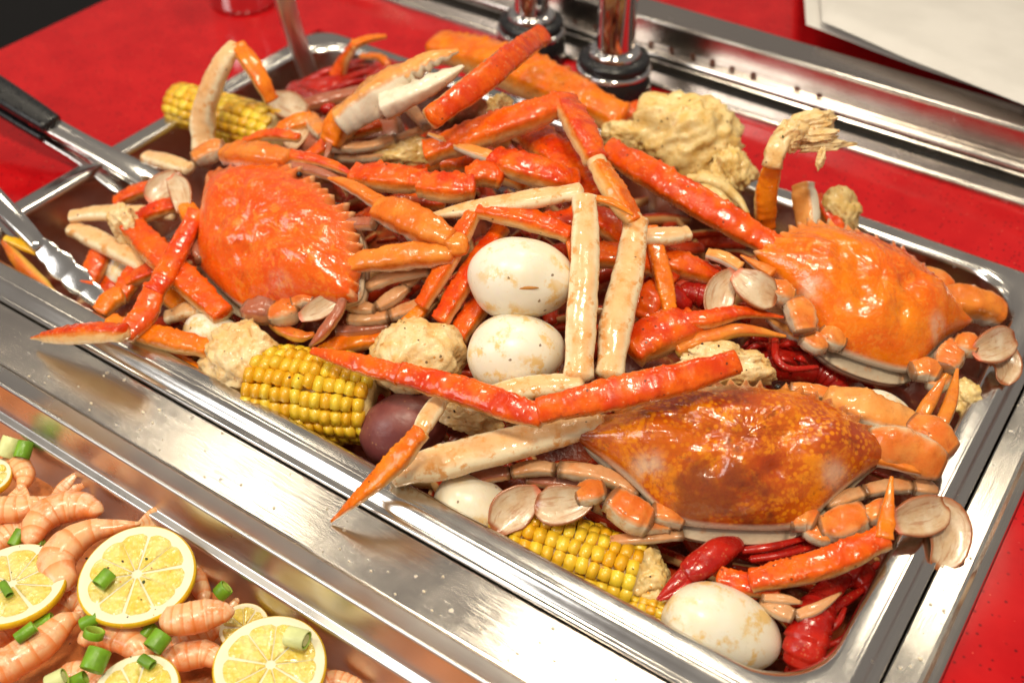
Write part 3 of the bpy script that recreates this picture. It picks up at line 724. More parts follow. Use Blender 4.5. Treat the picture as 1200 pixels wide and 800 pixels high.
def crab(label, L, R_, Fp, Bp, h, mat, seed, spine=1.0):
    """L,R_ lateral spine tips, Fp front middle, Bp rear middle as (px,py,dz)"""
    l, r, f_, b = [M(*q) for q in (L, R_, Fp, Bp)]
    X = (r - l) / 2; Y = (f_ - b) / 0.955
    c = (l + r) / 2 * 0.5 + (f_ * 0.525 + b * 0.43) / 0.955 * 0.5
    N = nrm(np.cross(X, Y))
    o = root('swimming_crab', label, 'crab', c - np.array([0, 0, 2.2]), 'whole crabs in the pan')
    carapace(o, (c, X, Y, N), h, mat, seed, spine)
    return o
PALM = {}; A_ = None
TOC = nrm(CAM - P(600, 400, 2))
def paddle(o, name, pl, up=None, flat=0.22):
    limb(o, name, pl, 'paddle', flat=flat, up=up if up is not None else nrm(TOC + np.array([0.1, 0, 0.25])), power=2.0, rough=0.03, ns=24, dish=1.1, cap=0.3)
def part(o, name, pl, mat='leg_tan', **kw):
    kw.setdefault('rough', 0.16); kw.setdefault('power', 3.0); kw.setdefault('cap', 0.3); kw.setdefault('ns', 20); kw.setdefault('tub', 0.10); kw.setdefault('keel', 0.10)
    pl = [list(k) for k in pl]; kw.setdefault('flare', 1.0 if name.endswith('segment') else 0.5)
    for (e, nb) in ((0, 1), (-1, -2)):
        if pl[e][3] > 6.5: pl[e][3] = max(pl[e][3], 0.78 * pl[nb][3])
    if mat == 'claw_ow' and name in ('claw_arm', 'claw_joint') and o.name.startswith('swimming_crab') and o is not A_: mat = 'crab_joint'
    if name == 'leg_segment' and mat in ('claw_ow', 'claw_white'): mat = 'crab_joint'
    par = PALM.get(o.name, o) if name == 'claw_finger' else o
    ob = limb(par, name, pl, mat, **kw)
    if name == 'claw_palm': PALM[o.name] = ob

# crab C: large mottled crab at the lower right
C = crab('large mottled brown and orange crab in front, wet shell facing up', (655, 528, 3.6), (1062, 546, 3.6), (868, 446, 4.6), (866, 611, 2.9), 0.26, 'carC', 3.0, 0.7)
paddle(C, 'paddle', [(632, 578, 3.2, 12), (612, 588, 3.0, 22), (594, 603, 2.8, 25), (582, 620, 2.6, 13)])
paddle(C, 'paddle_segment', [(700, 578, 3.4, 7), (672, 588, 3.3, 21), (645, 592, 3.2, 24), (630, 590, 3.1, 12)], flat=0.35)
part(C, 'leg_segment', [(708, 575, 3.4, 12), (690, 578, 3.4, 16), (676, 582, 3.3, 10)], 'claw_ow')
part(C, 'leg_segment', [(762, 612, 2.9, 12), (738, 600, 3.1, 22), (716, 583, 3.3, 18)], 'claw_ow')
part(C, 'leg_segment', [(800, 608, 2.7, 14), (778, 602, 2.9, 17), (765, 600, 3.0, 13)], 'claw_white')
part(C, 'leg_segment', [(785, 616, 2.5, 10), (755, 614, 2.6, 12), (735, 605, 2.6, 10)], 'claw_white')
for pl in ([(600, 553, 2.6, 7), (625, 548, 2.8, 10), (650, 550, 2.9, 9)], [(655, 550, 2.9, 10), (705, 557, 3.0, 11), (748, 578, 2.8, 10)]):
    part(C, 'walking_leg_segment', pl, 'leg_tan')
for pl in ([(548, 565, 2.2, 8), (575, 556, 2.4, 9), (597, 554, 2.5, 9)], [(618, 562, 2.0, 8), (660, 566, 2.1, 9), (720, 578, 2.0, 9)]):
    part(C, 'walking_leg_segment', pl, 'leg_purple')
paddle(C, 'paddle', [(1083, 592, 3.2, 15), (1108, 610, 3.0, 26), (1110, 640, 2.6, 25), (1098, 664, 2.2, 12)])
paddle(C, 'paddle_segment', [(1048, 612, 3.6, 14), (1072, 606, 3.6, 24), (1094, 600, 3.5, 22), (1106, 590, 3.4, 10)], flat=0.4)
part(C, 'leg_segment', [(1012, 606, 3.3, 13), (1030, 599, 3.4, 15), (1046, 598, 3.4, 11)], 'claw_ow')
part(C, 'leg_segment', [(962, 620, 2.8, 12), (988, 614, 3.1, 22), (1012, 600, 3.2, 17)], 'claw_ow')
part(C, 'leg_segment', [(925, 612, 2.8, 12), (942, 607, 2.9, 18), (955, 612, 2.9, 13)], 'claw_white')
part(C, 'leg_segment', [(945, 620, 2.6, 10), (962, 628, 2.7, 12), (975, 630, 2.7, 9)], 'claw_white')
for pl in ([(968, 592, 2.9, 8), (985, 585, 3.0, 10), (1010, 577, 3.0, 9)], [(1013, 577, 3.0, 9), (1040, 570, 3.0, 9), (1068, 570, 3.0, 9)], [(1070, 571, 3.0, 9), (1086, 572, 3.0, 10), (1098, 576, 2.9, 6)]):
    part(C, 'walking_leg_segment', pl, 'leg_tan')
part(C, 'claw_arm', [(926, 456, 3.2, 8), (948, 459, 3.3, 10), (972, 464, 3.3, 9)], 'claw_ow')
part(C, 'claw_palm', [(968, 470, 3.6, 13), (1000, 478, 3.8, 23), (1035, 490, 3.8, 23), (1066, 498, 3.6, 13)], 'claw_white')
part(C, 'claw_joint', [(1066, 496, 3.9, 14), (1090, 510, 4.0, 21), (1112, 532, 3.7, 13)], 'claw_ow')
part(C, 'claw_arm', [(1015, 520, 4.0, 17), (1050, 522, 4.2, 25), (1085, 538, 4.0, 24), (1100, 545, 3.8, 15)], 'claw_ow', roll=-40)
part(C, 'lateral_spine', [(1025, 535, 3.9, 12), (1060, 546, 4.0, 7), (1094, 558, 3.9, 1.5)], 'claw_ow')

# crab B: golden crab at the right end
B = crab('golden orange crab at the right end of the pan, pale swimming paddles spread', (868, 304, 4.4), (1142, 392, 3.2), (1012, 277, 5.0), (1022, 422, 2.4), 0.30, 'carB', 11.0, 0.7)
paddle(B, 'paddle', [(862, 322, 4.2, 11), (846, 338, 4.0, 18), (841, 358, 3.6, 18), (846, 380, 3.3, 10)])
paddle(B, 'paddle_segment', [(862, 322, 4.6, 10), (878, 334, 4.6, 20), (898, 346, 4.4, 20), (908, 350, 4.3, 10)], flat=0.4)
part(B, 'leg_segment', [(902, 336, 4.3, 11), (917, 343, 4.3, 15), (928, 348, 4.2, 11)], 'claw_ow')
part(B, 'leg_segment', [(930, 352, 4.1, 12), (939, 370, 3.9, 18), (944, 390, 3.6, 13)], 'claw_ow')
part(B, 'leg_segment', [(940, 395, 3.2, 10), (955, 403, 3.1, 14), (968, 405, 3.1, 11)], 'claw_white')
part(B, 'leg_segment', [(962, 388, 3.3, 12), (975, 396, 3.3, 16), (988, 402, 3.2, 11)], 'claw_white')
part(B, 'walking_leg_segment', [(893, 358, 3.0, 6), (925, 372, 3.0, 9), (950, 388, 2.9, 9)], 'leg_tan')
part(B, 'walking_leg_segment', [(900, 372, 2.4, 6), (930, 392, 2.4, 9), (955, 402, 2.4, 9)], 'claw_white')
paddle(B, 'paddle', [(1158, 410, 3.4, 12), (1172, 418, 3.2, 20), (1178, 432, 3.0, 19), (1174, 448, 2.8, 9)])
paddle(B, 'paddle_segment', [(1142, 414, 3.9, 10), (1158, 408, 4.0, 20), (1176, 400, 3.9, 19), (1188, 396, 3.8, 9)], flat=0.4)
part(B, 'leg_segment', [(1120, 402, 3.6, 11), (1134, 405, 3.8, 15), (1145, 410, 3.8, 10)], 'claw_ow')
part(B, 'leg_segment', [(1105, 432, 3.1, 12), (1112, 420, 3.3, 17), (1122, 406, 3.5, 13)], 'claw_ow')
part(B, 'leg_segment', [(1068, 436, 2.8, 12), (1086, 434, 2.9, 15), (1100, 440, 2.9, 11)], 'claw_white')
part(B, 'leg_segment', [(1086, 446, 2.5, 10), (1100, 448, 2.6, 12), (1108, 440, 2.7, 9)], 'claw_ow')
part(B, 'claw_arm', [(1078, 322, 3.0, 10), (1098, 332, 3.0, 14), (1116, 346, 2.9, 11)], 'claw_ow')
part(B, 'claw_palm', [(1098, 352, 2.9, 15), (1130, 354, 3.0, 21), (1160, 362, 2.8, 20), (1172, 368, 2.6, 13)], 'claw_ow')
part(B, 'lateral_spine', [(905, 322, 4.4, 9), (890, 313, 4.4, 6), (868, 299, 4.4, 1.2)], 'claw_ow')

# crab A: bright orange crab at the left
A_ = A = crab('bright orange crab on the left side of the heap, spiny edge facing right', (226, 196, 4.6), (408, 356, 4.0), (388, 232, 5.2), (268, 346, 2.9), 0.27, 'carA', 21.0, 0.35)
part(A, 'leg_segment', [(228, 188, 5.0, 9), (245, 178, 5.2, 13), (263, 174, 5.2, 11)], 'claw_ow')
part(A, 'claw_palm', [(265, 180, 5.4, 12), (290, 182, 5.6, 17), (318, 185, 5.6, 17), (338, 187, 5.5, 12)], 'claw_ow')
part(A, 'claw_finger', [(338, 182, 5.5, 9), (375, 189, 5.4, 7), (400, 198, 5.2, 5), (416, 208, 5.0, 1.5)], 'leg_red')
part(A, 'claw_finger', [(338, 194, 5.3, 8), (370, 201, 5.2, 6), (395, 210, 5.0, 4), (412, 217, 4.9, 1.5)], 'leg_purple')
part(A, 'claw_arm', [(404, 314, 4.6, 8), (440, 305, 5.0, 14), (490, 299, 5.2, 15), (530, 298, 5.2, 11)], 'claw_ow', roll=-15)
part(A, 'claw_joint', [(522, 282, 5.3, 12), (534, 287, 5.4, 15), (536, 298, 5.2, 10)], 'claw_ow')
part(A, 'claw_palm', [(528, 282, 5.5, 14), (500, 268, 5.6, 20), (465, 252, 5.6, 19), (443, 245, 5.5, 12)], 'claw_ow', roll=15)
part(A, 'claw_finger', [(448, 240, 5.6, 10), (425, 226, 5.7, 8), (402, 214, 5.6, 6), (385, 209, 5.5, 2)], 'claw_ow')
part(A, 'claw_finger', [(440, 262, 5.2, 9), (415, 262, 5.1, 7), (388, 262, 5.0, 3)], 'leg_purple')
for pl in ([(402, 352, 3.0, 9), (422, 360, 3.0, 9), (440, 362, 3.0, 7)], [(442, 360, 3.0, 8), (462, 348, 3.1, 9), (478, 336, 3.2, 7)], [(470, 338, 3.2, 6), (488, 326, 3.3, 5), (500, 310, 3.4, 2)],
           [(408, 374, 2.6, 8), (432, 374, 2.6, 9), (456, 371, 2.6, 8)], [(458, 370, 2.6, 9), (488, 360, 2.7, 9), (510, 346, 2.8, 7)], [(510, 344, 2.8, 7), (502, 330, 2.9, 6), (490, 320, 3.0, 2)]):
    part(A, 'walking_leg_segment', pl, 'leg_tan')
part(A, 'walking_leg_segment', [(395, 388, 2.2, 8), (425, 386, 2.2, 8), (455, 382, 2.2, 5)], 'leg_purple')
part(A, 'leg_segment', [(290, 362, 3.4, 12), (305, 364, 3.5, 17), (322, 366, 3.4, 12)], 'leg_purple')
part(A, 'leg_segment', [(318, 370, 3.5, 12), (334, 366, 3.6, 17), (348, 360, 3.6, 12)], 'claw_ow')
part(A, 'leg_segment', [(344, 356, 3.8, 9), (358, 350, 3.9, 13), (370, 352, 3.9, 8)], 'claw_ow')
paddle(A, 'paddle_segment', [(352, 372, 3.8, 6), (370, 364, 3.9, 13), (388, 354, 4.0, 12), (400, 347, 4.0, 6)], flat=0.4)
part(A, 'paddle', [(402, 348, 4.2, 6), (396, 366, 4.1, 7), (380, 388, 3.8, 7), (363, 406, 3.4, 2)], 'leg_purple')
part(A, 'leg_segment', [(312, 374, 3.0, 5), (330, 386, 3.0, 7), (352, 394, 3.0, 7), (368, 392, 3.0, 4)], 'claw_yellow')
paddle(A, 'paddle', [(176, 236, 4.2, 8), (184, 226, 4.4, 16), (198, 214, 4.5, 15), (210, 204, 4.6, 7)])
paddle(A, 'paddle_segment', [(200, 208, 4.9, 6), (210, 220, 4.9, 13), (214, 236, 4.7, 12), (214, 250, 4.4, 7)], flat=0.45)
part(A, 'leg_segment', [(216, 240, 4.4, 10), (224, 254, 4.2, 13), (232, 268, 4.0, 10)], 'leg_orange')
part(A, 'rear_leg_segment', [(226, 276, 3.8, 8), (234, 292, 3.7, 11), (236, 306, 3.6, 8)], 'leg_purple')

# crab D: pale claw crab at the top, half turned over
D = root('swimming_crab', 'overturned crab at the top with a raised white pincer', 'crab', M(390, 150, 1.0), 'whole crabs in the pan')
part(D, 'underside', [(345, 175, 2.2, 20), (375, 168, 2.6, 34), (420, 165, 2.6, 36), (470, 165, 2.2, 22)], 'leg_purple', flat=0.6)
part(D, 'claw_arm', [(388, 168, 4.2, 12), (398, 150, 4.8, 18), (408, 138, 5.2, 18), (418, 128, 5.4, 12)], 'leg_orange')
part(D, 'claw_palm', [(400, 142, 5.4, 20), (435, 118, 6.2, 26), (465, 98, 6.9, 24), (482, 88, 7.2, 15)], 'claw_white', roll=25)
part(D, 'claw_finger', [(474, 86, 7.4, 13), (500, 72, 7.9, 11), (520, 65, 8.2, 7), (537, 59, 8.4, 2)], 'claw_white', teeth=0.5)
part(D, 'claw_finger', [(450, 125, 6.4, 16), (490, 108, 7.0, 13), (520, 92, 7.4, 9), (543, 78, 7.7, 2)], 'claw_white', roll=180, teeth=0.4)
paddle(D, 'paddle', [(318, 112, 4.0, 7), (330, 120, 4.0, 16), (346, 128, 3.9, 17), (360, 132, 3.8, 9)])
paddle(D, 'paddle_segment', [(358, 136, 3.8, 8), (352, 150, 3.7, 14), (344, 166, 3.5, 13), (340, 176, 3.4, 7)], flat=0.4)
part(D, 'leg_segment', [(362, 138, 3.8, 8), (372, 150, 3.8, 10), (380, 162, 3.8, 8)], 'claw_white')
part(D, 'walking_leg_segment', [(382, 152, 4.4, 4), (386, 172, 4.4, 4), (378, 192, 4.3, 2)], 'leg_purple')
part(D, 'walking_leg_segment', [(386, 172, 3.8, 8), (430, 172, 3.8, 7), (465, 162, 3.8, 6)], 'leg_tan')
part(D, 'walking_leg_segment', [(462, 164, 3.8, 6), (500, 150, 3.9, 5), (530, 132, 4.0, 3)], 'leg_tan')
part(D, 'walking_leg_segment', [(395, 185, 3.0, 8), (440, 182, 3.1, 8), (490, 172, 3.1, 5)], 'leg_tan')

# ------------------------------------------------------------------ snow crab legs
leg('thick orange red leg lying farthest back beside the chrome posts', [('merus', [(513, 55, 5.0, 16), (560, 66, 5.2, 25), (620, 90, 5.2, 28), (690, 122, 4.8, 24), (728, 142, 4.4, 17)])], 'leg_orange')
leg('straight red leg with cut yellowish end, propped over the white pincer', [('merus', [(504, 140, 7.2, 14), (560, 98, 7.8, 16), (600, 66, 8.2, 15), (634, 42, 8.5, 11)])], 'leg_red', roll=-35)
leg('bent red leg, knee up at the centre back, ending in a broad cream segment', [
    ('merus', [(500, 180, 4.6, 15), (560, 157, 5.4, 19), (620, 136, 6.2, 19), (658, 122, 6.6, 15)], 'leg_red'),
    ('carpus', [(661, 118, 6.7, 13), (680, 150, 6.6, 18), (698, 188, 6.3, 16)], 'leg_red', 20),
    ('propodus', [(702, 194, 6.3, 14), (722, 228, 6.0, 17), (744, 262, 5.6, 14)], 'leg_orange', 40),
    ('dactyl', [(745, 258, 5.6, 13), (738, 310, 5.1, 18), (724, 370, 4.6, 20), (714, 440, 4.0, 17)], 'leg_cream')])
leg('red leg with a cream edge tucked beneath the bent knee', [('merus', [(612, 150, 4.2, 14), (650, 180, 4.4, 21), (700, 232, 4.0, 17)])], 'leg_red')
leg('long straight red leg pointing at the right crab, cream stripe along its lower side', [('merus', [(712, 176, 4.6, 15), (770, 208, 4.8, 18), (840, 250, 4.7, 18), (912, 292, 4.4, 14)])], 'leg_red', roll=-22)
leg('red pincer with a long cream tip below the bent knee', [('palm', [(580, 186, 5.0, 10), (610, 196, 5.2, 19), (650, 208, 5.0, 18), (676, 214, 4.7, 10)]), ('finger', [(584, 187, 5.0, 9), (545, 174, 5.2, 7), (502, 157, 5.4, 2)], 'claw_white')], 'leg_red', collar=False)
leg('knobbly red leg lying flat just right of the left crab', [('merus', [(416, 205, 5.2, 12), (455, 209, 5.4, 18), (498, 213, 5.2, 15)]), ('carpus', [(494, 217, 5.4, 13), (525, 220, 5.5, 19), (555, 220, 5.3, 14)]), ('propodus', [(548, 208, 5.0, 12), (568, 204, 5.0, 16), (588, 210, 4.8, 11)])], 'leg_red', collar=False)
leg('cream leg bent at a right angle beside the upper egg, spice stains down its length', [
    ('carpus', [(502, 254, 5.0, 4), (545, 246, 5.5, 10), (610, 236, 6.2, 13), (680, 224, 6.8, 12)], 'leg_cream'),
    ('propodus', [(685, 232, 6.9, 15), (686, 290, 6.3, 17), (682, 360, 5.4, 18), (678, 442, 4.4, 19)], 'leg_cream'),
    ('dactyl', [(690, 231, 7.0, 5), (718, 238, 7.0, 5), (742, 252, 6.8, 2)], 'leg_orange')], 'leg_cream', collar=False)
leg('red leg bent over the top left of the upper egg', [
    ('merus', [(494, 358, 3.8, 9), (520, 315, 4.6, 12), (546, 266, 5.4, 12), (556, 250, 5.6, 10)], 'leg_red', 20),
    ('carpus', [(562, 246, 5.7, 10), (600, 252, 5.9, 14), (640, 264, 5.8, 13), (668, 275, 5.6, 9)], 'leg_red'),
    ('dactyl', [(666, 272, 5.6, 5), (669, 290, 5.4, 5), (670, 312, 5.0, 2)], 'leg_orange')])
leg('straight red leg leaning left of the upper egg', [('merus', [(516, 376, 3.6, 12), (548, 324, 4.2, 13), (588, 266, 4.6, 11)])], 'leg_red', roll=15)
leg('short red leg end wedged between both eggs and the meat lump', [('merus', [(536, 396, 3.0, 13), (556, 366, 3.2, 14), (590, 330, 3.2, 11)])], 'leg_red', roll=10)
leg('long jointed red leg lying across the lower middle over the mottled crab', [
    ('dactyl', [(366, 411, 4.6, 5), (410, 423, 5.0, 11), (470, 440, 5.3, 14)], 'leg_red', -25),
    ('propodus', [(470, 438, 5.3, 13), (540, 457, 5.6, 17), (600, 478, 5.9, 18), (636, 487, 6.0, 13)], 'leg_red', -25),
    ('merus', [(632, 482, 6.1, 15), (690, 468, 6.6, 19), (770, 450, 7.0, 20), (830, 434, 7.0, 18), (862, 424, 6.9, 10)], 'leg_red', -25)], collar=False)
leg('orange pointed leg tip hanging over the front rim onto the divider plate', [('carpus', [(518, 466, 4.4, 9), (505, 484, 4.4, 12), (492, 506, 4.3, 11)], 'leg_cream'), ('dactyl', [(494, 505, 104.0, 11), (465, 540, 102.9, 14), (425, 578, 101.7, 9), (388, 611, 100.15, 1.5)], 'leg_orange')], collar=False)
leg('broad cream leg showing its underside in front, left of the mottled crab', [('merus', [(462, 554, 3.2, 17), (520, 541, 3.6, 22), (600, 520, 3.9, 21), (702, 494, 4.1, 12)])], 'leg_cream')
leg('cream and orange leg half hidden below the lower egg', [('merus', [(548, 474, 4.0, 14), (610, 456, 4.4, 15), (680, 448, 4.4, 12)])], 'leg_cream')
leg('red jointed leg at the far left with its flat pointed end on the rim', [
    ('merus', [(230, 250, 4.6, 10), (214, 282, 4.5, 12), (194, 322, 4.2, 14), (180, 344, 4.0, 12)], 'leg_red', 15),
    ('carpus', [(182, 338, 4.0, 14), (168, 370, 3.8, 15), (146, 394, 3.6, 11)], 'leg_red', 15),
    ('dactyl', [(144, 390, 102.6, 12), (110, 390, 102.1, 16), (70, 393, 101.4, 13), (37, 396, 100.5, 2)], 'leg_red', -30)], collar=False)
leg('red leg with open cream end running down towards the small front lump', [('merus', [(156, 268, 3.8, 16), (190, 302, 3.8, 18), (228, 338, 3.4, 17), (262, 370, 3.0, 11)])], 'leg_red')
leg('cream leg stub with red tip pointing left at the back of the left side', [('carpus', [(83, 254, 3.4, 7), (110, 250, 3.5, 10), (145, 250, 3.6, 11), (205, 250, 3.6, 10)])], 'leg_cream')
leg('broad cream leg underside pointing left, just below the thin stub', [('merus', [(86, 268, 2.8, 8), (115, 282, 2.9, 13), (155, 302, 2.8, 13), (175, 318, 2.6, 8)])], 'leg_cream')
leg('orange leg reaching the small front lump on the left', [('carpus', [(118, 366, 2.6, 12), (130, 352, 2.8, 13), (144, 346, 2.9, 9)], 'leg_orange'), ('merus', [(130, 378, 2.8, 11), (165, 390, 3.0, 14), (205, 400, 3.0, 14), (245, 408, 2.9, 12)], 'leg_orange')], collar=False)
leg('thin orange leg edge showing above the front rim on the left', [('merus', [(186, 416, 1.8, 7), (220, 430, 1.8, 10), (254, 450, 1.6, 6)])], 'leg_orange')
leg('short red leg stump standing near the tong tips', [('merus', [(102, 334, 1.6, 10), (112, 312, 2.0, 13), (122, 290, 2.4, 12)])], 'leg_red')
leg('dark red leg piece low beside the tong tips', [('merus', [(122, 346, 1.0, 11), (140, 320, 1.2, 12), (160, 300, 1.2, 9)])], 'leg_red')
leg('red leg beneath the jointed leg on the left', [('merus', [(140, 350, 2.0, 10), (160, 318, 2.4, 13), (178, 300, 2.4, 9)])], 'leg_red')
leg('cream and red leg end behind the upper spine of the left crab', [('merus', [(172, 184, 3.4, 8), (195, 190, 3.6, 11), (222, 198, 3.6, 9)], 'leg_cream')], 'leg_cream')
leg('red leg beside the first steel tongs', [('merus', [(136, 238, 2.4, 7), (158, 226, 2.8, 10), (184, 218, 3.0, 8)])], 'leg_red')
leg('pale curved leg standing up in front of the far corn cob', [
    ('merus', [(240, 176, 2.6, 16), (238, 140, 4.2, 15), (250, 98, 6.2, 15), (266, 66, 7.6, 13), (277, 55, 7.9, 9)], 'leg_cream'),
    ('carpus', [(279, 55, 7.9, 10), (294, 74, 7.2, 11), (308, 98, 6.2, 10), (318, 118, 5.2, 7)], 'leg_orange')], collar=False)
leg('thin red leg hooked upward near the far corner of the pan', [('merus', [(392, 96, 3.0, 9), (402, 74, 4.2, 9), (416, 52, 5.6, 7)]), ('carpus', [(414, 53, 5.6, 6), (432, 46, 5.8, 5), (452, 43, 5.8, 3)], 'leg_orange')], collar=False)
leg('thin orange leg arching beside the hooked one near the far corner', [('merus', [(424, 66, 3.6, 4), (446, 68, 4.0, 5), (458, 84, 3.4, 4)])], 'leg_orange')
leg('orange leg standing upright at the back right with shredded pale meat on top', [('merus', [(896, 266, 3.4, 13), (898, 230, 5.2, 13), (906, 190, 7.2, 12)], 'leg_orange'), ('meat', [(905, 196, 7.2, 10), (912, 170, 8.2, 14), (928, 154, 8.8, 14), (946, 146, 9.0, 11)], 'flesh')], collar=False)
leg('short leg stub with a flat pale face behind the right crab', [('merus', [(941, 216, 5.4, 13), (944, 240, 4.6, 15), (948, 270, 3.8, 14)], 'claw_white', -50)], 'leg_red')
leg('red leg piece leaning beside the pale stub behind the right crab', [('merus', [(958, 230, 4.4, 6), (972, 252, 4.0, 9), (985, 275, 3.6, 9)])], 'leg_red')
leg('rounded cream leg end poking out right of the bent knee', [('merus', [(750, 278, 4.2, 11), (782, 277, 4.4, 12), (806, 273, 4.4, 9)])], 'leg_cream')
leg('smooth red pincer under the long straight leg', [('palm', [(752, 296, 3.0, 11), (790, 308, 3.2, 17), (828, 320, 3.1, 14), (842, 322, 3.0, 8)])], 'leg_red')
leg('red pincer with two long yellow fingers, left of the right crab', [
    ('palm', [(740, 412, 3.0, 18), (765, 396, 3.2, 26), (795, 385, 3.3, 24), (812, 380, 3.2, 14)], 'leg_red'),
    ('finger', [(795, 376, 3.6, 11), (830, 374, 3.8, 12), (870, 366, 3.8, 8), (918, 372, 3.6, 2)], 'leg_red'),
    ('finger', [(792, 408, 3.2, 12), (830, 396, 3.4, 10), (870, 387, 3.5, 8), (921, 394, 3.4, 2)], 'claw_yellow')], collar=False)
leg('thin cream leg rod beside the left paddle of the right crab', [('merus', [(829, 297, 4.0, 7), (848, 302, 4.2, 8), (868, 314, 4.2, 8)])], 'claw_white')
leg('red leg under the mottled crab, its thin tip standing up at the right', [
    ('merus', [(880, 680, 2.6, 12), (920, 672, 3.0, 17), (980, 655, 3.4, 18), (1036, 630, 3.6, 14)], 'leg_red'),
    ('dactyl', [(1036, 630, 3.8, 12), (1040, 600, 4.4, 8), (1045, 558, 5.2, 2)], 'leg_orange'),
    ('carpus', [(842, 674, 2.2, 8), (870, 684, 2.2, 14), (912, 690, 2.2, 9)], 'leg_red')], collar=False)
leg('yellow tipped pincer pointing up at the right rim between two crabs', [
    ('palm', [(1060, 520, 2.6, 14), (1078, 505, 2.9, 17), (1092, 498, 3.0, 12)], 'leg_orange'),
    ('finger', [(1075, 495, 3.4, 9), (1090, 470, 4.0, 8), (1110, 438, 4.6, 2)], 'claw_yellow'),
    ('finger', [(1100, 504, 3.2, 9), (1114, 470, 3.8, 8), (1122, 432, 4.5, 2)], 'claw_yellow')], collar=False)
leg('orange leg lying under the left crab above the front corn cob', [('merus', [(360, 430, 1.5, 10), (400, 405, 1.8, 13), (450, 395, 1.8, 9)])], 'leg_orange')
leg('brownish leg crossing below the upper egg row behind the cream leg', [('merus', [(690, 300, 3.2, 12), (720, 300, 3.4, 17), (770, 312, 3.2, 12)])], 'leg_red')
leg('red leg behind the cream bent leg, under the long straight one', [('merus', [(640, 262, 3.6, 12), (700, 258, 3.8, 17), (745, 290, 3.4, 14), (790, 330, 2.8, 10)])], 'leg_red')
leg('slim yellow leg leaning right of the broad cream segment', [('merus', [(762, 268, 4.2, 9), (776, 320, 3.8, 11), (786, 372, 3.2, 8)])], 'leg_orange')
leg('bright red leg knuckle between the cream legs and the red pincer', [('merus', [(752, 372, 2.6, 12), (764, 350, 3.0, 18), (776, 336, 2.8, 13)])], 'leg_red')
leg('orange leg at the far left end under the pale stubs', [('merus', [(128, 300, 1.4, 9), (180, 330, 1.6, 12), (230, 380, 1.2, 10)])], 'leg_orange')
leg('red leg deep between the left crab and the knobbly leg', [('merus', [(420, 262, 2.6, 10), (470, 240, 2.8, 14), (520, 236, 2.6, 10)])], 'leg_red')
leg('red leg deep beneath the knobbly leg at the back', [('merus', [(520, 190, 2.8, 14), (570, 190, 3.0, 18), (620, 214, 2.8, 14)])], 'leg_red')
leg('red leg piece below the far pale curved leg', [('merus', [(310, 150, 2.6, 10), (330, 140, 2.8, 14), (360, 150, 2.8, 10)])], 'leg_red')
leg('dark red leg under the overturned crab', [('merus', [(480, 200, 2.0, 12), (540, 170, 2.4, 18), (590, 160, 2.4, 12)])], 'leg_red')
leg('orange leg segment right of the chrome post foot', [('merus', [(728, 136, 3.2, 10), (752, 128, 3.4, 12), (775, 122, 3.2, 8)])], 'leg_red')
leg('red brown leg crossing behind the white pincer near the far rim', [('merus', [(330, 132, 3.4, 7), (380, 118, 3.8, 9), (440, 104, 3.8, 7)])], 'leg_purple')
leg('slim red leg running beneath the white pincer palm', [('merus', [(360, 186, 3.4, 8), (400, 160, 3.9, 10), (446, 146, 3.9, 7)])], 'leg_red')
leg('orange leg knuckle left of the white pincer', [('merus', [(326, 158, 3.6, 9), (344, 146, 3.9, 12), (366, 140, 3.9, 9)])], 'leg_orange')
leg('thin red leg bent above the orange claw of the left crab', [('merus', [(286, 166, 4.4, 6), (318, 158, 4.8, 8), (350, 162, 4.8, 6)])], 'leg_red')
leg('tan leg reaching from the far rim down to the straight propped leg', [('merus', [(440, 92, 4.0, 6), (472, 118, 4.4, 8), (500, 150, 4.4, 6)])], 'leg_tan')
leg('red leg leaning over the left wall side of the left crab', [('merus', [(160, 258, 3.6, 8), (184, 246, 4.0, 11), (216, 238, 4.0, 8)])], 'leg_red')
leg('small red leg under the broad cream leg at the left', [('merus', [(150, 330, 2.4, 8), (176, 318, 2.8, 11), (206, 310, 2.8, 8)])], 'leg_red')
leg('cream leg piece low below the jointed leg at the left', [('merus', [(196, 372, 2.2, 8), (224, 362, 2.6, 11), (252, 356, 2.6, 8)])], 'leg_cream')
leg('tan jointed leg lying under the claw elbow of the left crab', [('merus', [(430, 336, 3.6, 7), (466, 322, 3.9, 9), (506, 318, 3.9, 6)])], 'leg_tan')
leg('orange leg sliver between the left crab claw and the straight red leg', [('merus', [(462, 392, 3.0, 7), (486, 372, 3.3, 9), (506, 348, 3.4, 6)])], 'leg_orange')
leg('thin orange claw tip lying under the mottled crab above the corn', [('dactyl', [(688, 637, 2.0, 2), (730, 632, 2.2, 7), (800, 626, 2.2, 8)])], 'leg_tan', name='crab_leg_tip')
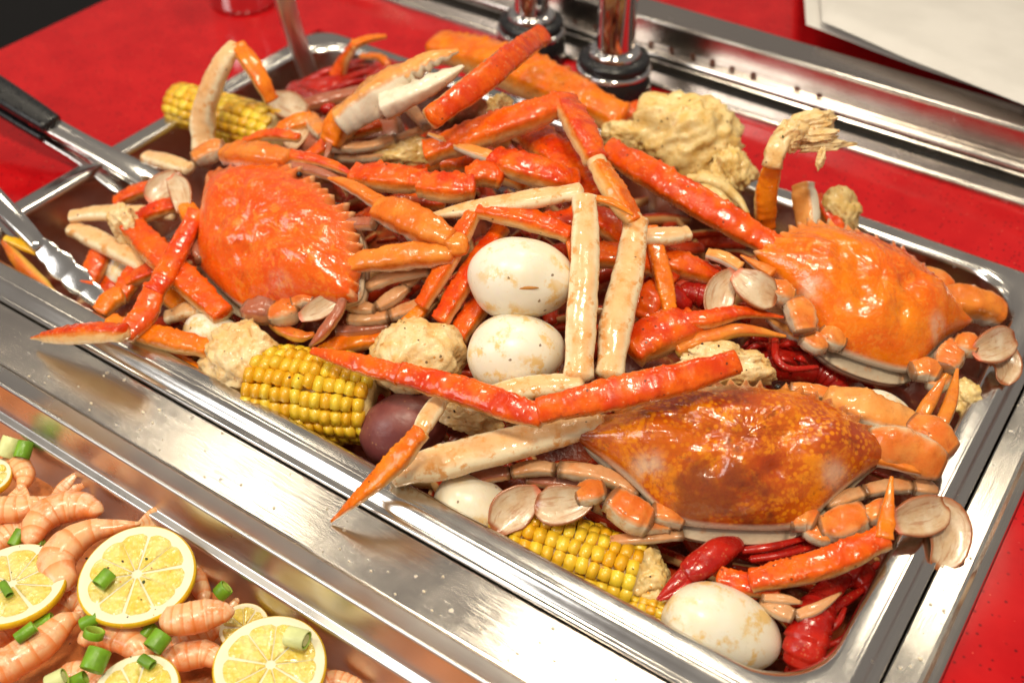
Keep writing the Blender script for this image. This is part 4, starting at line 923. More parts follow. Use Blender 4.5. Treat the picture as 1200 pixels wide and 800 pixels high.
# ------------------------------------------------------------------ eggs, potato, lumps of crab meat
def egg(label, px, py, dz, rx, ry, ang=0, slit=False, cat='egg', name='boiled_egg', mat='egg', group='peeled boiled eggs'):
    c = M(px, py, dz); k = pxcm(c); a = math.radians(ang)
    ax = RIGHT * math.cos(a) + UPIM * math.sin(a); up = nrm(CAM - c); ay = np.cross(up, ax)
    def disp(d):                                       # one end a little blunter, slightly uneven surface
        w = 1.0 - 0.07 * d[2] * (1 - d[2] ** 2) * 1.6
        w *= 1 + 0.045 * mnoise.noise(Vector((d[0] * 1.5 + px, d[1] * 1.5, d[2] * 1.5)))
        if False:                                       # shallow knife slit on the side facing up
            t = np.array([d[0], d[1], d[2]])
            if d[0] > 0.5 and abs(d[2] + 0.05) < 0.36:
                w -= 0.045 * math.exp(-((d[1] + 0.10 + 0.06 * d[2]) / 0.03) ** 2) * (1 - ((d[2] + 0.05) / 0.36) ** 4)
        return w
    v, f = sphere(c, [up, ay, ax], (ry * k, ry * k, rx * k), 72 if slit else 40, 44 if slit else 28, disp)
    g = None
    ob = tag(mesh(name, v, f, MT[mat], loc=c - np.array([0, 0, ry * k])), label, cat, group)
    if slit:                                           # the knife slit, stained by the spice
        q = [c + ax * (t * rx * k) + ay * ((-0.20 + 0.05 * t) * ry * k) for t in (-0.38, -0.2, 0.0, 0.2, 0.30)]
        q = [p + up * (ry * k * math.sqrt(max(0, 1 - (np.dot(p - c, ax) / (rx * k)) ** 2 - (np.dot(p - c, ay) / (ry * k)) ** 2)) + 0.0) for p in q]
        sv_, sf_, sa_ = tube(q, [.02, .07, .085, .06, .02], 0.35, up, 0, ns=8, rough=0.2)
        mesh('slit', sv_, sf_, MT['slit'], ob, sa_)
    return ob
MT['slit'] = plain('spice_stained_slit', (0.50, 0.20, 0.03), 0.5)
egg('topmost boiled egg in the middle with a small slit across it', 612, 327, 4.9, 63, 49, -2, True)
egg('boiled egg directly below the topmost one in the middle', 605, 414, 3.6, 58, 47, 8)
egg('large boiled egg in the near right corner of the pan', 846, 738, 1.6, 73, 53, -18)
egg('boiled egg mostly hidden beneath the left paddle of the mottled crab', 556, 596, 1.4, 50, 38, -20)
egg('boiled egg peeking out beneath the left crab near the front rim', 250, 392, 1.9, 36, 26, -12)
egg('pale yellowish egg glimpsed behind the claw of the mottled crab', 1036, 480, 2.2, 34, 22, -20)
egg('pale egg low among red legs at the left', 142, 322, 1.0, 22, 26, 0)
# little brown stain inside the slit of the top egg
egg('dark purple potato under the leg at the front rim', 474, 503, 1.6, 54, 44, 25, cat='potato', name='purple_potato', mat='potato', group=None)
egg('small red potato end beside the purple one', 437, 470, 1.7, 16, 13, 0, cat='potato', name='red_potato', mat='craw', group=None)

def ico(sub):
    import bmesh
    bm = bmesh.new(); bmesh.ops.create_icosphere(bm, subdivisions=sub, radius=1)
    v = np.array([q.co[:] for q in bm.verts]); f = [tuple(x.index for x in q.verts) for q in bm.faces]; bm.free(); return v, f
ICO = ico(5)
def lumpy(px, py, dz, rx, ry, rz, ang, seed, amp, fold, folddir, fine=0.06):
    c = M(px, py, dz); k = pxcm(c); a = math.radians(ang)
    ax = RIGHT * math.cos(a) + UPIM * math.sin(a); az = nrm(CAM - c); ay = np.cross(az, ax)
    V = []
    fd = math.radians(folddir)
    for d in ICO[0]:
        q = Vector((d[0] * 1.3 + seed, d[1] * 1.3, d[2] * 1.3))
        cf, sf = math.cos(fd), math.sin(fd)
        u = d[0] * cf + d[1] * sf; t = -d[0] * sf + d[1] * cf
        q2 = Vector((u * (0.8 if fold else 1.6) + seed, t * (2.6 if fold else 1.6), d[2] * 1.6))
        rg = lambda v_: 1.0 - 2.4 * abs(mnoise.noise(v_))
        w = 1 + amp * (mnoise.noise(q) * 0.9 + 0.42 * rg(q2) + 0.24 * rg(q2 * 2.1) + 0.14 * rg(q * 4.2) + mnoise.noise(q * 9) * 0.10) - amp * 0.2 + fine * (0.5 * mnoise.noise(q * 13) + 0.6 * mnoise.noise(q * 22))
        V.append(c + (ax * d[0] * rx + ay * d[1] * ry + az * d[2] * rz) * k * w)
    return np.array(V), ICO[1], c, min(rx, ry) * k
def chunk(label, px, py, dz, rx, ry, rz, ang=0, seed=0, amp=0.3, mat='flesh', fold=0.0, folddir=0, cat='crab meat', name='crab_meat_lump', group='lumps of crab meat in the pan'):
    v, f, c, r = lumpy(px, py, dz, rx, ry, rz, ang, seed, amp, fold, folddir)
    return tag(mesh(name, v, f, MT[mat], loc=c - np.array([0, 0, r])), label, cat, group)
chunk('ragged cream crab meat lump at the front rim below the left crab', 284, 424, 2.6, 46, 40, 34, -25, 1.0, 0.42)
chunk('round spiced cream crab meat lump left of the two eggs', 490, 420, 3.2, 54, 46, 44, 0, 5.0, 0.20)
chunk('cream crab meat lump behind the red leg over the mottled crab', 850, 428, 3.4, 50, 24, 26, -4, 9.0, 0.42)
def folds(label, base, pls, mat='flesh_y'):
    px, py, dz, rx, ry, rz, ang, seed = base
    v, f, c, r = lumpy(px, py, dz, rx, ry, rz, ang, seed, 0.14, 0.06, 120)
    o = root('crab_shoulder', label, 'crab meat', c - np.array([0, 0, r]), 'lumps of crab meat in the pan')
    mesh('shoulder_core', v, f, MT[mat], o)
    for pl in pls: limb(o, 'fold', pl, mat, flat=0.75, rough=0.16, power=2.0, cap=0.5)
chunk('large folded yellow crab shoulder piece at the back right', 806, 166, 4.2, 60, 54, 42, -20, 14.0, 0.34, 'flesh_y', 0.1, 55)
chunk('ragged side flap of yellow shoulder meat right of the large folded piece', 856, 200, 3.8, 20, 26, 18, 25, 25.0, 0.6, 'flesh_y', 0.1, 80)
folds('ragged lower flap of yellow shoulder meat beneath the large folded piece', (838, 232, 2.4, 24, 34, 18, 25, 19.0), [
    [(812, 222, 3.2, 7), (830, 226, 3.6, 11), (850, 242, 3.4, 10), (862, 262, 3.0, 5)], [(806, 208, 3.4, 6), (836, 212, 3.8, 8), (862, 230, 3.4, 6), (876, 250, 3.0, 3)], [(826, 244, 3.0, 6), (842, 258, 3.0, 8), (850, 272, 2.8, 4)]])
chunk('small yellow meat lump left of the large folded piece', 734, 160, 3.8, 26, 16, 16, -15, 23.0, 0.4, 'flesh_y')
chunk('pale yellow meat block sticking up behind the right crab', 986, 246, 4.2, 21, 26, 16, 10, 27.0, 0.32, 'flesh_y')
chunk('small yellow meat scrap at the right rim between the crabs', 1132, 466, 2.2, 18, 20, 14, 0, 31.0, 0.5, 'flesh_y')
chunk('dark yellow meat under the overturned crab', 470, 176, 3.0, 34, 18, 16, 0, 33.0, 0.4, 'flesh_y')
chunk('little cream meat knob among the back legs', 586, 124, 5.4, 14, 12, 10, 0, 35.0, 0.5, 'flesh_y')
chunk('cream meat scrap below the spiced round lump', 548, 488, 2.6, 34, 18, 16, -10, 37.0, 0.45, 'flesh')
chunk('cream meat scrap on the jointed leg at the left', 146, 262, 4.2, 15, 22, 12, 20, 39.0, 0.5, 'flesh')
chunk('yellow stem end meat by the near egg', 765, 716, 0.6, 28, 24, 18, 0, 41.0, 0.4, 'flesh_y')
for i, (pl) in enumerate([[(925, 150, 9.0, 12), (945, 140, 9.3, 11), (962, 137, 9.4, 10), (976, 138, 9.4, 6)], [(935, 160, 8.8, 10), (958, 160, 8.9, 9), (975, 162, 8.8, 5)],
                          [(930, 166, 8.6, 8), (955, 174, 8.4, 7), (988, 172, 8.3, 2)], [(950, 172, 8.4, 4), (962, 180, 8.2, 4), (963, 194, 7.8, 2)]]):
    pass

# ------------------------------------------------------------------ corn
import bmesh as _bm
def kernel_mesh():
    bm = _bm.new(); _bm.ops.create_cube(bm, size=2.0); _bm.ops.subdivide_edges(bm, edges=bm.edges[:], cuts=1, use_grid_fill=True)
    for v in bm.verts:
        d = np.array(v.co[:]); p = 4.0
        n_ = (abs(d[0]) ** p + abs(d[1]) ** p + abs(d[2]) ** p) ** (1 / p); d = d / n_
        s_ = 0.86 + 0.14 * d[2]
        v.co = Vector((d[0] * s_, d[1] * s_, d[2] * (1.0 if d[2] > 0 else 1.0)))
    me = bpy.data.meshes.new('kernel'); bm.to_mesh(me); bm.free()
    me.polygons.foreach_set('use_smooth', [True] * len(me.polygons)); me.materials.append(MT['kernel']); return me
KM = kernel_mesh()
def corn(label, p0, p1, hw, rows, cols, spin=0.0, seed=1, skip=0.0):
    a, b = M(*p0), M(*p1); r = hw * pxcm((a + b) / 2); ax = nrm(b - a); L = np.linalg.norm(b - a)
    o = root('corn_cob', label, 'corn', (a + b) / 2 - np.array([0, 0, r]), 'pieces of corn on the cob')
    oc = (a + b) / 2 - np.array([0, 0, r])
    v, f, at = tube([a, a * .66 + b * .34, a * .34 + b * .66, b], [r * .74, r * .8, r * .8, r * .74], 1.0, ns=28, power=2, cap=0.06, rough=0.03)
    mesh('core', v, f, MT['cobend'], o, at)
    s0 = nrm(np.cross(ax, TOC)); u0 = np.cross(s0, ax); rn = random.Random(seed)
    if np.dot(u0, TOC) < 0: u0 = -u0
    for i in range(rows):
        th = 2 * math.pi * (i + spin) / rows
        nv = s0 * math.cos(th) + u0 * math.sin(th); tv = np.cross(ax, nv)
        if np.dot(nv, TOC) < -0.35: continue
        off = rn.uniform(-.3, .3)
        for j in range(cols):
            if rn.random() < max(skip, 0.025): continue
            t = (j + 0.5 + off * 0.5) / cols
            if t < 0.02 or t > 0.98: continue
            tp = 1.0 - 0.10 * abs(2 * t - 1) ** 3
            c = a + ax * L * t + nv * r * 0.86 * tp + tv * r * rn.uniform(-.02, .02)
            k = bpy.data.objects.new('kernel', KM); COL.objects.link(k); k.parent = o
            sx = L / cols * 0.60 * rn.uniform(.86, 1.08); sy = math.pi * r * 1.10 / rows * rn.uniform(.90, 1.07); sz = r * 0.20 * rn.uniform(.78, 1.18)
            rot = Matrix([[ax[q], tv[q], nv[q]] for q in range(3)]).to_4x4()
            jit = Matrix.Rotation(rn.uniform(-.12, .12), 4, 'X') @ Matrix.Rotation(rn.uniform(-.12, .12), 4, 'Z')
            k.matrix_local = Matrix.Translation(Vector(((c - oc) * S).tolist())) @ rot @ jit @ Matrix.Diagonal((sx * S, sy * S, sz * S, 1))
    return o
corn('far corn cob at the back left behind the pale curved leg', (210, 122, 2.6), (328, 156, 2.6), 27, 14, 12, 0.2, 1)
corn('corn cob at the front rim left of the purple potato', (306, 452, 1.6), (444, 472, 1.6), 52, 17, 12, 0.1, 2)
corn('corn cob at the front rim beneath the mottled crab', (578, 628, 0.7), (748, 684, 0.5), 50, 16, 13, 0.4, 3)
chunk('husky cream stem end of the corn beneath the mottled crab', 752, 676, 0.9, 30, 36, 28, 20, 45.0, 0.35, 'flesh_y', 0.12, 0, cat='corn', name='corn_stem_end', group=None)
corn('yellow corn bit below the bigger cob at the front rim', (738, 712, 0.6), (790, 726, 0.6), 20, 11, 5, 0.4, 4)

# ------------------------------------------------------------------ crawfish
def craw(label, body, tail, claws, legs, group='crawfish in the heap'):
    pp, _ = pts3(body)
    o = root('crawfish', label, 'crawfish', pp.mean(0) - np.array([0, 0, 1.0]), group)
    limb(o, 'carapace', body, 'craw', flat=0.9, power=2.0)
    if tail:
        p, r = pts3(tail); _sd[0] += 1
        v, f, a = tube(p, r, 0.85, None, 0, ns=18, seed=_sd[0], rings=42, radfn=lambda t: 0.90 + 0.13 * ((t * 6) % 1.0))
        mesh('abdomen', v, f, MT['craw'], o, a)
    for c in claws:
        for nm, pl in c: limb(o, nm, pl, 'craw', flat=0.75)
    for pl in legs: limb(o, 'leg', pl, 'craw', ns=8)
    return o
craw('glossy red crawfish in the near right corner beside the egg', [(958, 712, 1.4, 18), (968, 696, 1.2, 16), (990, 676, 1.0, 10)],
     [(962, 706, 1.6, 20), (952, 728, 1.8, 25), (944, 756, 1.6, 27), (936, 780, 1.0, 20)], [],
     [[(968, 740, 1.4, 5), (982, 728, 1.6, 5), (990, 712, 1.7, 3)], [(966, 756, 1.0, 5), (980, 752, 1.0, 4), (992, 742, 1.0, 2)], [(930, 770, 0.6, 4), (922, 785, 0.4, 3), (921, 795, 0.2, 2)], [(975, 715, 0.8, 6), (996, 700, 0.8, 6), (1012, 690, 0.6, 4)]])
craw('bright red crawfish under the mottled crab with one claw pointing left', [(862, 640, 1.4, 14), (900, 642, 1.4, 20), (960, 640, 1.2, 16)], [(955, 650, 1.0, 14), (1000, 668, 0.8, 20), (1020, 690, 0.4, 14)],
     [[('palm', [(866, 636, 2.0, 10), (845, 645, 2.2, 17), (820, 662, 2.2, 18), (805, 672, 2.1, 14)]), ('claw_finger', [(812, 664, 2.1, 11), (790, 684, 2.0, 8), (770, 702, 1.8, 1.5)]), ('claw_finger', [(806, 680, 2.0, 8), (790, 694, 1.9, 6), (773, 703, 1.8, 1.5)])]],
     [[(870, 645, 1.9, 5), (905, 640, 2.1, 5), (945, 630, 2.1, 3)], [(880, 655, 1.7, 5), (915, 650, 1.9, 5), (955, 640, 1.9, 3)], [(975, 690, 0.6, 6), (1000, 680, .8, 6), (1030, 660, .8, 4)]])
rn = random.Random(5); lg = []
for i in range(16):
    x, y = rn.uniform(885, 965), rn.uniform(395, 440)
    a = rn.uniform(-0.5, 3.6); L = rn.uniform(18, 40)
    lg.append([(x, y, rn.uniform(1.2, 2.0), 4.5), (x + L * math.cos(a) * .5, y - L * math.sin(a) * .3 - 4, rn.uniform(1.6, 2.6), 4), (x + L * math.cos(a), y - L * math.sin(a) * .6 + 4, rn.uniform(1.2, 2.0), 2.2)])
lg.append([(908, 398, 2.6, 5), (910, 420, 2.8, 5), (925, 432, 2.8, 4.5), (958, 430, 2.6, 3)])
craw('dark red crawfish with tangled legs below the right crab', [(880, 420, 1.0, 14), (910, 424, 1.3, 22), (950, 432, 1.0, 20)], [(945, 425, 1.0, 20), (970, 440, .8, 20), (985, 460, .4, 14)], [], lg)
lg = []
for i in range(12):
    x, y = rn.uniform(345, 440), rn.uniform(88, 125); a = rn.uniform(-0.3, 0.5); L = rn.uniform(35, 70)
    lg.append([(x, y, rn.uniform(2.4, 3.4), 5), (x + L * .5, y - L * .5 * math.sin(a) - 5, rn.uniform(2.8, 3.8), 4.5), (x + L, y - L * math.sin(a), rn.uniform(2.6, 3.4), 2.5)])
o = craw('red crawfish cluster by the far pan corner behind the white pincer', [(345, 108, 2.0, 14), (385, 112, 2.4, 24), (430, 100, 2.2, 20)], [(425, 100, 2.0, 18), (455, 86, 2.0, 18), (478, 84, 1.6, 12)],
     [[('palm', [(350, 106, 3.0, 8), (372, 118, 3.4, 12), (386, 128, 3.4, 9)])]], lg)
craw('half hidden red crawfish tail between the long straight leg and the cream legs', [(760, 330, 2.0, 12), (785, 345, 2.2, 16), (805, 360, 2.0, 12)], [(800, 340, 2.4, 12), (825, 348, 2.4, 16), (845, 362, 2.0, 12)], [], [])
# small tan pincer of a swimming crab lying on the near crawfish
leg('small tan pincer lying beside the near right egg', [('palm', [(895, 704, 2.2, 8), (912, 714, 2.4, 11), (930, 722, 2.4, 9)], 'leg_tan'), ('finger', [(932, 722, 2.4, 8), (958, 712, 2.6, 7), (986, 694, 2.6, 1.5)], 'leg_tan'), ('finger', [(893, 700, 2.6, 5), (920, 702, 2.7, 6), (940, 706, 2.7, 2)], 'leg_tan')],
    collar=False, name='crab_claw', cat='crab claw', group=None)
MT['yellow'] = shell('yellow_claw_inside', (0.80, 0.42, 0.01), (0.84, 0.50, 0.02), (0.80, 0.40, 0.02), dots=0)
leg('red and yellow open claw in the left corner under the tongs', [('finger', [(4, 282, 100.6, 4), (20, 304, 100.0, 8), (46, 332, 99.4, 10), (66, 347, 99.0, 4)], 'claw_yellow', -60), ('finger', [(6, 279, 100.8, 4), (28, 288, 100.6, 6), (49, 301, 100.3, 1.5)], 'yellow')],
    collar=False, name='crab_claw', cat='crab claw', group=None)
# shreds of meat on the upright leg
def shreds():
    o = root('shredded_meat', 'torn pale meat shreds sticking out of the upright leg top', 'crab meat', M(945, 158, 8.6))
    for (px, py, dz, rx, ry, rz, an, sd_) in ((948, 145, 9.2, 26, 12, 9, 12, 51), (955, 160, 8.8, 22, 9, 7, 0, 57), (962, 171, 8.4, 28, 6, 5, 4, 63), (962, 186, 8.0, 4, 11, 3, -8, 69), (968, 136, 9.5, 9, 6, 4, 20, 75), (926, 158, 8.7, 15, 15, 11, 30, 81)):
        v, f, c, r = lumpy(px, py, dz, rx, ry, rz, an, sd_, 0.65, 0.1, 5, 0.10)
        mesh('shred', v, f, MT['flesh'], o)
shreds()

# ------------------------------------------------------------------ tongs and utensil
def channel(pl, depth, up=None, th=0.09, lip=0.0):
    """U-shaped pressed steel arm, open underneath"""
    p, r = pts3(pl); n = 24; pr = catmull(np.hstack([p, r[:, None]]), n); p, r = pr[:, :3], pr[:, 3]
    T = np.gradient(p, axis=0); T /= np.linalg.norm(T, axis=1)[:, None]
    up = nrm(np.array([0, 0, 1.0]) + 0.3 * TOC) if up is None else up
    loops = []
    for i in range(n):
        s = nrm(np.cross(T[i], up)); u = np.cross(s, T[i]); w = r[i]; d = depth
        q = [(-w, -d), (-w, -.25 * d), (-w * .9, -.06 * d), (-w * .7, 0), (-w * .3, .05), (w * .3, .05), (w * .7, 0), (w * .9, -.06 * d), (w, -.25 * d), (w, -d), (w - th, -d), (w - th, -.3 * d), (w * .65, -th - .03), (-w * .65, -th - .03), (-w + th, -.3 * d), (-w + th, -d)]
        loops.append([p[i] + s * a + u * b for a, b in q])
    v, f = loft(loops); k = len(loops[0]); f += [tuple(reversed(range(k))), tuple(range((n - 1) * k, n * k))]
    return v, f
o = root('serving_tongs', 'steel tongs with black handle grips resting on the left rim', 'tongs', P(60, 150, 0.7))
v, f = channel([(40, 134, 102.9, 12), (100, 167, 101.9, 12), (150, 194, 101.0, 15), (184, 214, 100.2, 17)], 0.35); mesh('arm', v, f, MT['steel_pol'], o)
v, f = channel([(40, 150, 101.7, 9), (95, 184, 100.8, 9), (135, 212, 100.0, 12), (160, 226, 99.4, 15)], 0.3); mesh('arm', v, f, MT['steel_pol'], o)
limb(o, 'grip', [(-70, 62, 104.6, 15), (-20, 94, 103.8, 17), (30, 126, 103.1, 16), (60, 145, 102.7, 14)], 'black', flat=0.45, power=3.2, rough=0, cap=0.2)
limb(o, 'grip', [(-70, 84, 103.2, 10), (-20, 112, 102.6, 12), (30, 143, 101.9, 12), (56, 159, 101.5, 11)], 'black', flat=0.45, power=3.2, rough=0, cap=0.2)
o = root('scalloped_tongs', 'plain steel tongs with scalloped tip in the left corner of the pan', 'tongs', P(30, 290, 0.0))
v, f = channel([(-60, 170, 103.2, 12), (-10, 226, 102.3, 12), (25, 262, 101.6, 11), (48, 288, 101.0, 9)], 0.5); mesh('arm', v, f, MT['steel_pol'], o)
p, r = pts3([(42, 282, 101.1, 8), (62, 302, 100.5, 15), (90, 328, 99.7, 16), (122, 356, 98.9, 9)])
v, f, a = tube(p, r, 0.12, nrm(TOC + np.array([-0.5, 0.2, 0.0])), 0, ns=24, power=2.5, rough=0, rings=44, cap=0.1, radfn=lambda t: 0.80 + 0.24 * abs(math.sin(t * math.pi * 4.0)) ** 0.6)
mesh('tip', v, f, MT['steel_pol'], o, a)
v, f = channel([(-60, 200, 102.0, 8), (-10, 244, 101.2, 8), (24, 282, 100.5, 7)], 0.4); mesh('arm', v, f, MT['steel_pol'], o)
o = root('steel_utensil', 'steel utensil handle sticking up from the far left pan corner', 'utensil', P(372, 100, -1))
v, f = channel([(326, -40, 108.5, 12), (340, 12, 105.6, 12), (356, 60, 102.4, 12), (374, 112, 98.6, 11)], 0.5, up=nrm(TOC + np.array([0.4, 0.3, 0.6]))); mesh('handle', v, f, MT['steel_soft'], o)

# ------------------------------------------------------------------ shrimp, lemon and scallion in the front pan
def shrimp_mat():
    g = G('cooked_shrimp')
    al = g.attr('along'); d = g.attr('dors'); sd = g.attr('side')
    band = g.n('ShaderNodeTexWave', {'Vector': g.n('ShaderNodeCombineXYZ', {0: g.math('ADD', g.math('MULTIPLY', al, 0.95), g.math('MULTIPLY', g.noise(120), 0.05)), 1: 0.0, 2: 0.0}).outputs[0], 'Scale': 2.0, 'Distortion': 0.0}, wave_profile='SAW').outputs['Fac']
    c = g.mix(g.step(g.noise(90, 4), 0.35, 0.7), (0.86, 0.46, 0.22), (0.90, 0.66, 0.46))
    c = g.mix(g.math('MULTIPLY', g.step(band, 0.55, 1.0), 0.8), c, (0.82, 0.24, 0.05))
    c = g.mix(g.math('MULTIPLY', g.step(g.noise(90, 5, 0.7), 0.45, 0.66), 0.85), c, (0.80, 0.22, 0.035))
    c = g.mix(g.math('MULTIPLY', g.step(g.math('ABSOLUTE', sd), 0.70, 1.0), 0.75), c, (0.80, 0.20, 0.03))
    return g.set(Base_Color=c, Roughness=0.3, Normal=g.bump(g.math('ADD', g.noise(180, 4), g.math('MULTIPLY', g.noise(600), .3)), 0.3, 0.0012), Subsurface_Weight=0.25, Subsurface_Radius=(0.006, 0.003, 0.0015), Subsurface_Scale=1.0, Coat_Weight=0.3, Coat_Roughness=0.15)
MT['shrimp'] = shrimp_mat()
MT['rind'] = plain('lemon_rind', (0.80, 0.50, 0.010), 0.35, bump=0.4, bscale=350, var=0.08)
MT['pith'] = plain('lemon_pith', (0.84, 0.78, 0.56), 0.5, bump=0.3, bscale=250, var=0.04)
def pulp_mat():
    g = G('lemon_pulp')
    c = g.mix(g.step(g.noise(110, 3, v=g.scaled((1, 1, 1))), 0.35, 0.7), (0.82, 0.60, 0.10), (0.88, 0.74, 0.28))
    return g.set(Base_Color=c, Roughness=0.16, Normal=g.bump(g.math('ADD', g.vor(420).outputs['Distance'], g.noise(300, 4)), 0.7, 0.0015), Subsurface_Weight=0.35, Subsurface_Radius=(0.006, 0.005, 0.001), Subsurface_Scale=1.0, Coat_Weight=0.4, Coat_Roughness=0.1)
MT['pulp'] = pulp_mat()
MT['scal'] = plain('scallion_green', (0.16, 0.34, 0.015), 0.35, bump=0.3, bscale=220, var=0.3)
MT['scal_pale'] = plain('scallion_pale', (0.62, 0.66, 0.30), 0.4, bump=0.3, bscale=220, var=0.15)
MT['scal_in'] = plain('scallion_inside', (0.34, 0.48, 0.06), 0.45, bump=0.3, bscale=220, var=0.2)

def shrimp_bed():
    V = []; F = []; nx, ny = 60, 40
    for i in range(nx + 1):
        for j in range(ny + 1):
            x = -6.2 + 57.4 * i / nx; y = -34.3 + 29.4 * j / ny; q = Vector((x * .4, y * .4, 0))
            V.append((x, y, -4.9 + 0.7 * mnoise.noise(q) + 0.5 * abs(mnoise.noise(q * 2.2))))
    for i in range(nx):
        for j in range(ny):
            q = i * (ny + 1) + j; F.append((q, q + ny + 1, q + ny + 2, q + 1))
    o = mesh('shrimp_bed', V, F, plain('shrimp_bed_mix', (0.55, 0.18, 0.05), 0.35, bump=0.6, var=0.4), kind='stuff')
    o['label'] = 'packed shrimp filling the bottom of the front pan'; o['category'] = 'shrimp'
shrimp_bed()
def shrimp(label, z, pl, tail=False, name='shrimp'):
    q = [(a, b, 100 + z + (c_ if len(t) else 0), w) for (a, b, w, *t), c_ in [(k, (k[3] if len(k) > 3 else 0)) for k in pl]]
    p, r = pts3(q); _sd[0] += 2.3
    o = root('shrimp', label, 'shrimp', p.mean(0) - np.array([0, 0, 0.8]), 'cooked shrimp in the front pan')
    v, f, a = tube(p, r, 0.85, None, 0, ns=20, seed=_sd[0], rings=56, cap=0.6, rough=0.05, power=2.0, radfn=lambda t: (0.97 + 0.06 * (((t * 4.4) % 1.0) ** 3)) * (1.05 - 0.28 * t * t))
    mesh('body', v, f, MT['shrimp'], o, a)
    if tail:
        d = nrm(p[-1] - p[-2]); s = nrm(np.cross(d, TOC))
        for an in (-0.45, 0.0, 0.45):
            dd = d * math.cos(an) + s * math.sin(an); rr_ = r[-1]
            v, f, a = tube([p[-1], p[-1] + dd * 0.7, p[-1] + dd * 1.5], [rr_ * .5 + .08, .3, .12], 0.25, nrm(TOC), 0, ns=12)
            mesh('tail_fan', v, f, MT['shrimp'], o, a)
shrimp('plump curled shrimp at the top, nearest the pan wall behind the middle lemon slice', -2.6, [(36, 634, 11), (46, 612, 18), (66, 597, 21), (92, 592, 21), (114, 597, 14)])
shrimp('curled shrimp tucked under the middle lemon slice with its tip to the right', -2.4, [(76, 684, 16), (66, 660, 22), (82, 637, 21), (108, 622, 16), (136, 617, 11), (164, 613, 3)], True)
shrimp('shrimp lying level at the left picture edge above the lemon', -3.0, [(-12, 597, 15), (18, 597, 17), (42, 591, 13), (62, 583, 4)], True)
shrimp('upright shrimp tail at the upper left edge beside a lemon slice', -3.0, [(4, 548, 10), (18, 544, 14), (29, 558, 13), (25, 572, 8)], True)
shrimp('small straight shrimp lying right of the middle lemon slice', -1.9, [(196, 727, 17), (217, 725, 20), (245, 719, 21), (266, 717, 16)])
shrimp('large shrimp at the lower left running diagonally below the left lemon', -2.6, [(-14, 790, 19), (18, 773, 22), (50, 753, 21), (74, 731, 17), (90, 722, 9)], True)
shrimp('curled shrimp below the middle lemon slice', -2.9, [(96, 750, 9), (114, 742, 17), (142, 744, 21), (164, 762, 18), (168, 786, 12)])
shrimp('shrimp left of the lower right lemon slice', -3.2, [(184, 784, 10), (212, 770, 18), (240, 766, 18), (262, 776, 12)], True)
shrimp('shrimp wedged between the left and middle lemon slices', -3.6, [(64, 722, 12), (78, 704, 17), (98, 706, 15), (108, 722, 10)])
shrimp('shrimp at the bottom edge right of the last lemon slice', -3.8, [(372, 808, 10), (392, 798, 14), (420, 806, 14)])
shrimp('shrimp beneath the small straight one', -3.4, [(196, 762, 11), (226, 750, 17), (252, 736, 14)], True)
shrimp('shrimp under the left lemon slice near the picture edge', -3.8, [(-10, 750, 14), (16, 730, 18), (46, 712, 14)])
shrimp('shrimp at the bottom edge left of the cropped lemon', -3.6, [(70, 796, 12), (92, 790, 17), (120, 806, 15)])
shrimp('pale shrimp piece behind scallions at the left edge', -3.7, [(-8, 640, 12), (12, 625, 16), (36, 616, 12)])
shrimp('shrimp half hidden behind the middle lemon near the pan wall', -3.9, [(205, 640, 12), (225, 668, 15), (240, 700, 12)])
def lemon(label, px, py, z, rpx, tilt=(0, 0), spin=0.0, nseg=9):
    c = P(px, py, z); R_ = rpx * pxcm(c)
    N = nrm(np.array([tilt[0], tilt[1], 1.0])); e1 = nrm(np.cross(np.array([0, 1.0, 0]), N)); e2 = np.cross(N, e1); th = 0.42
    o = root('lemon_slice', label, 'lemon slice', c - N * th, 'lemon slices on the shrimp')
    rn = random.Random(int(px)); ph = rn.random() * 6
    def pt(r, a, h): return c + (e1 * math.cos(a) + e2 * math.sin(a)) * r * (1 + 0.015 * math.sin(3 * a + ph)) + N * h
    ns = 64; A_ = np.linspace(0, 2 * math.pi, ns, endpoint=False)
    prof = [(R_ * .93, -th), (R_ * .98, -th + .05), (R_, -th * .6), (R_, -th * .25), (R_ * .99, -.05), (R_ * .965, -0.005)]
    v, f = loft([[pt(r, a, h) for a in A_] for r, h in prof]); mesh('rind', v, f, MT['rind'], o)
    prof = [(R_ * .965, -0.005), (R_ * .94, 0.012), (R_ * .86, 0.008), (R_ * .80, -.03), (R_ * .4, -.05), (R_ * .1, -.045), (0.001, -.04)]
    v, f = loft([[pt(r, a, h) for a in A_] for r, h in prof]); mesh('pith', v, f, MT['pith'], o)
    for i in range(nseg):
        a0 = 2 * math.pi * i / nseg + spin + rn.uniform(-.06, .06); a1 = 2 * math.pi * (i + 1) / nseg + spin + rn.uniform(-.06, .06)
        ga = 0.035; V = []; F = []
        rows_ = [0.09, 0.2, 0.35, 0.5, 0.65, 0.76, 0.815]; cols_ = 8
        for ri, rr_ in enumerate(rows_):
            g2 = min(0.4 * (a1 - a0), ga * 0.35 / rr_ + (0.12 if ri == len(rows_) - 1 else 0))
            for j in range(cols_ + 1):
                u = j / cols_; a = a0 + g2 + (a1 - a0 - 2 * g2) * u
                edge = min(u, 1 - u) * 2; b = 0.045 * min(1, edge * 2.5) * (0.4 if ri in (0, len(rows_) - 1) else 1.0) - 0.025 + 0.02 * mnoise.noise(Vector((a * 9, rr_ * 14, i)))
                V.append(pt(R_ * rr_, a, b))
        for ri in range(len(rows_) - 1):
            for j in range(cols_):
                q = ri * (cols_ + 1) + j; F.append((q, q + cols_ + 1, q + cols_ + 2, q + 1))
        mesh('pulp_segment', V, F, MT['pulp'], o)
lemon('whole lemon slice in the middle of the shrimp pan with a scallion bit on it', 160, 672, -1.5, 68, (0.05, -0.06), 0.2, 10)
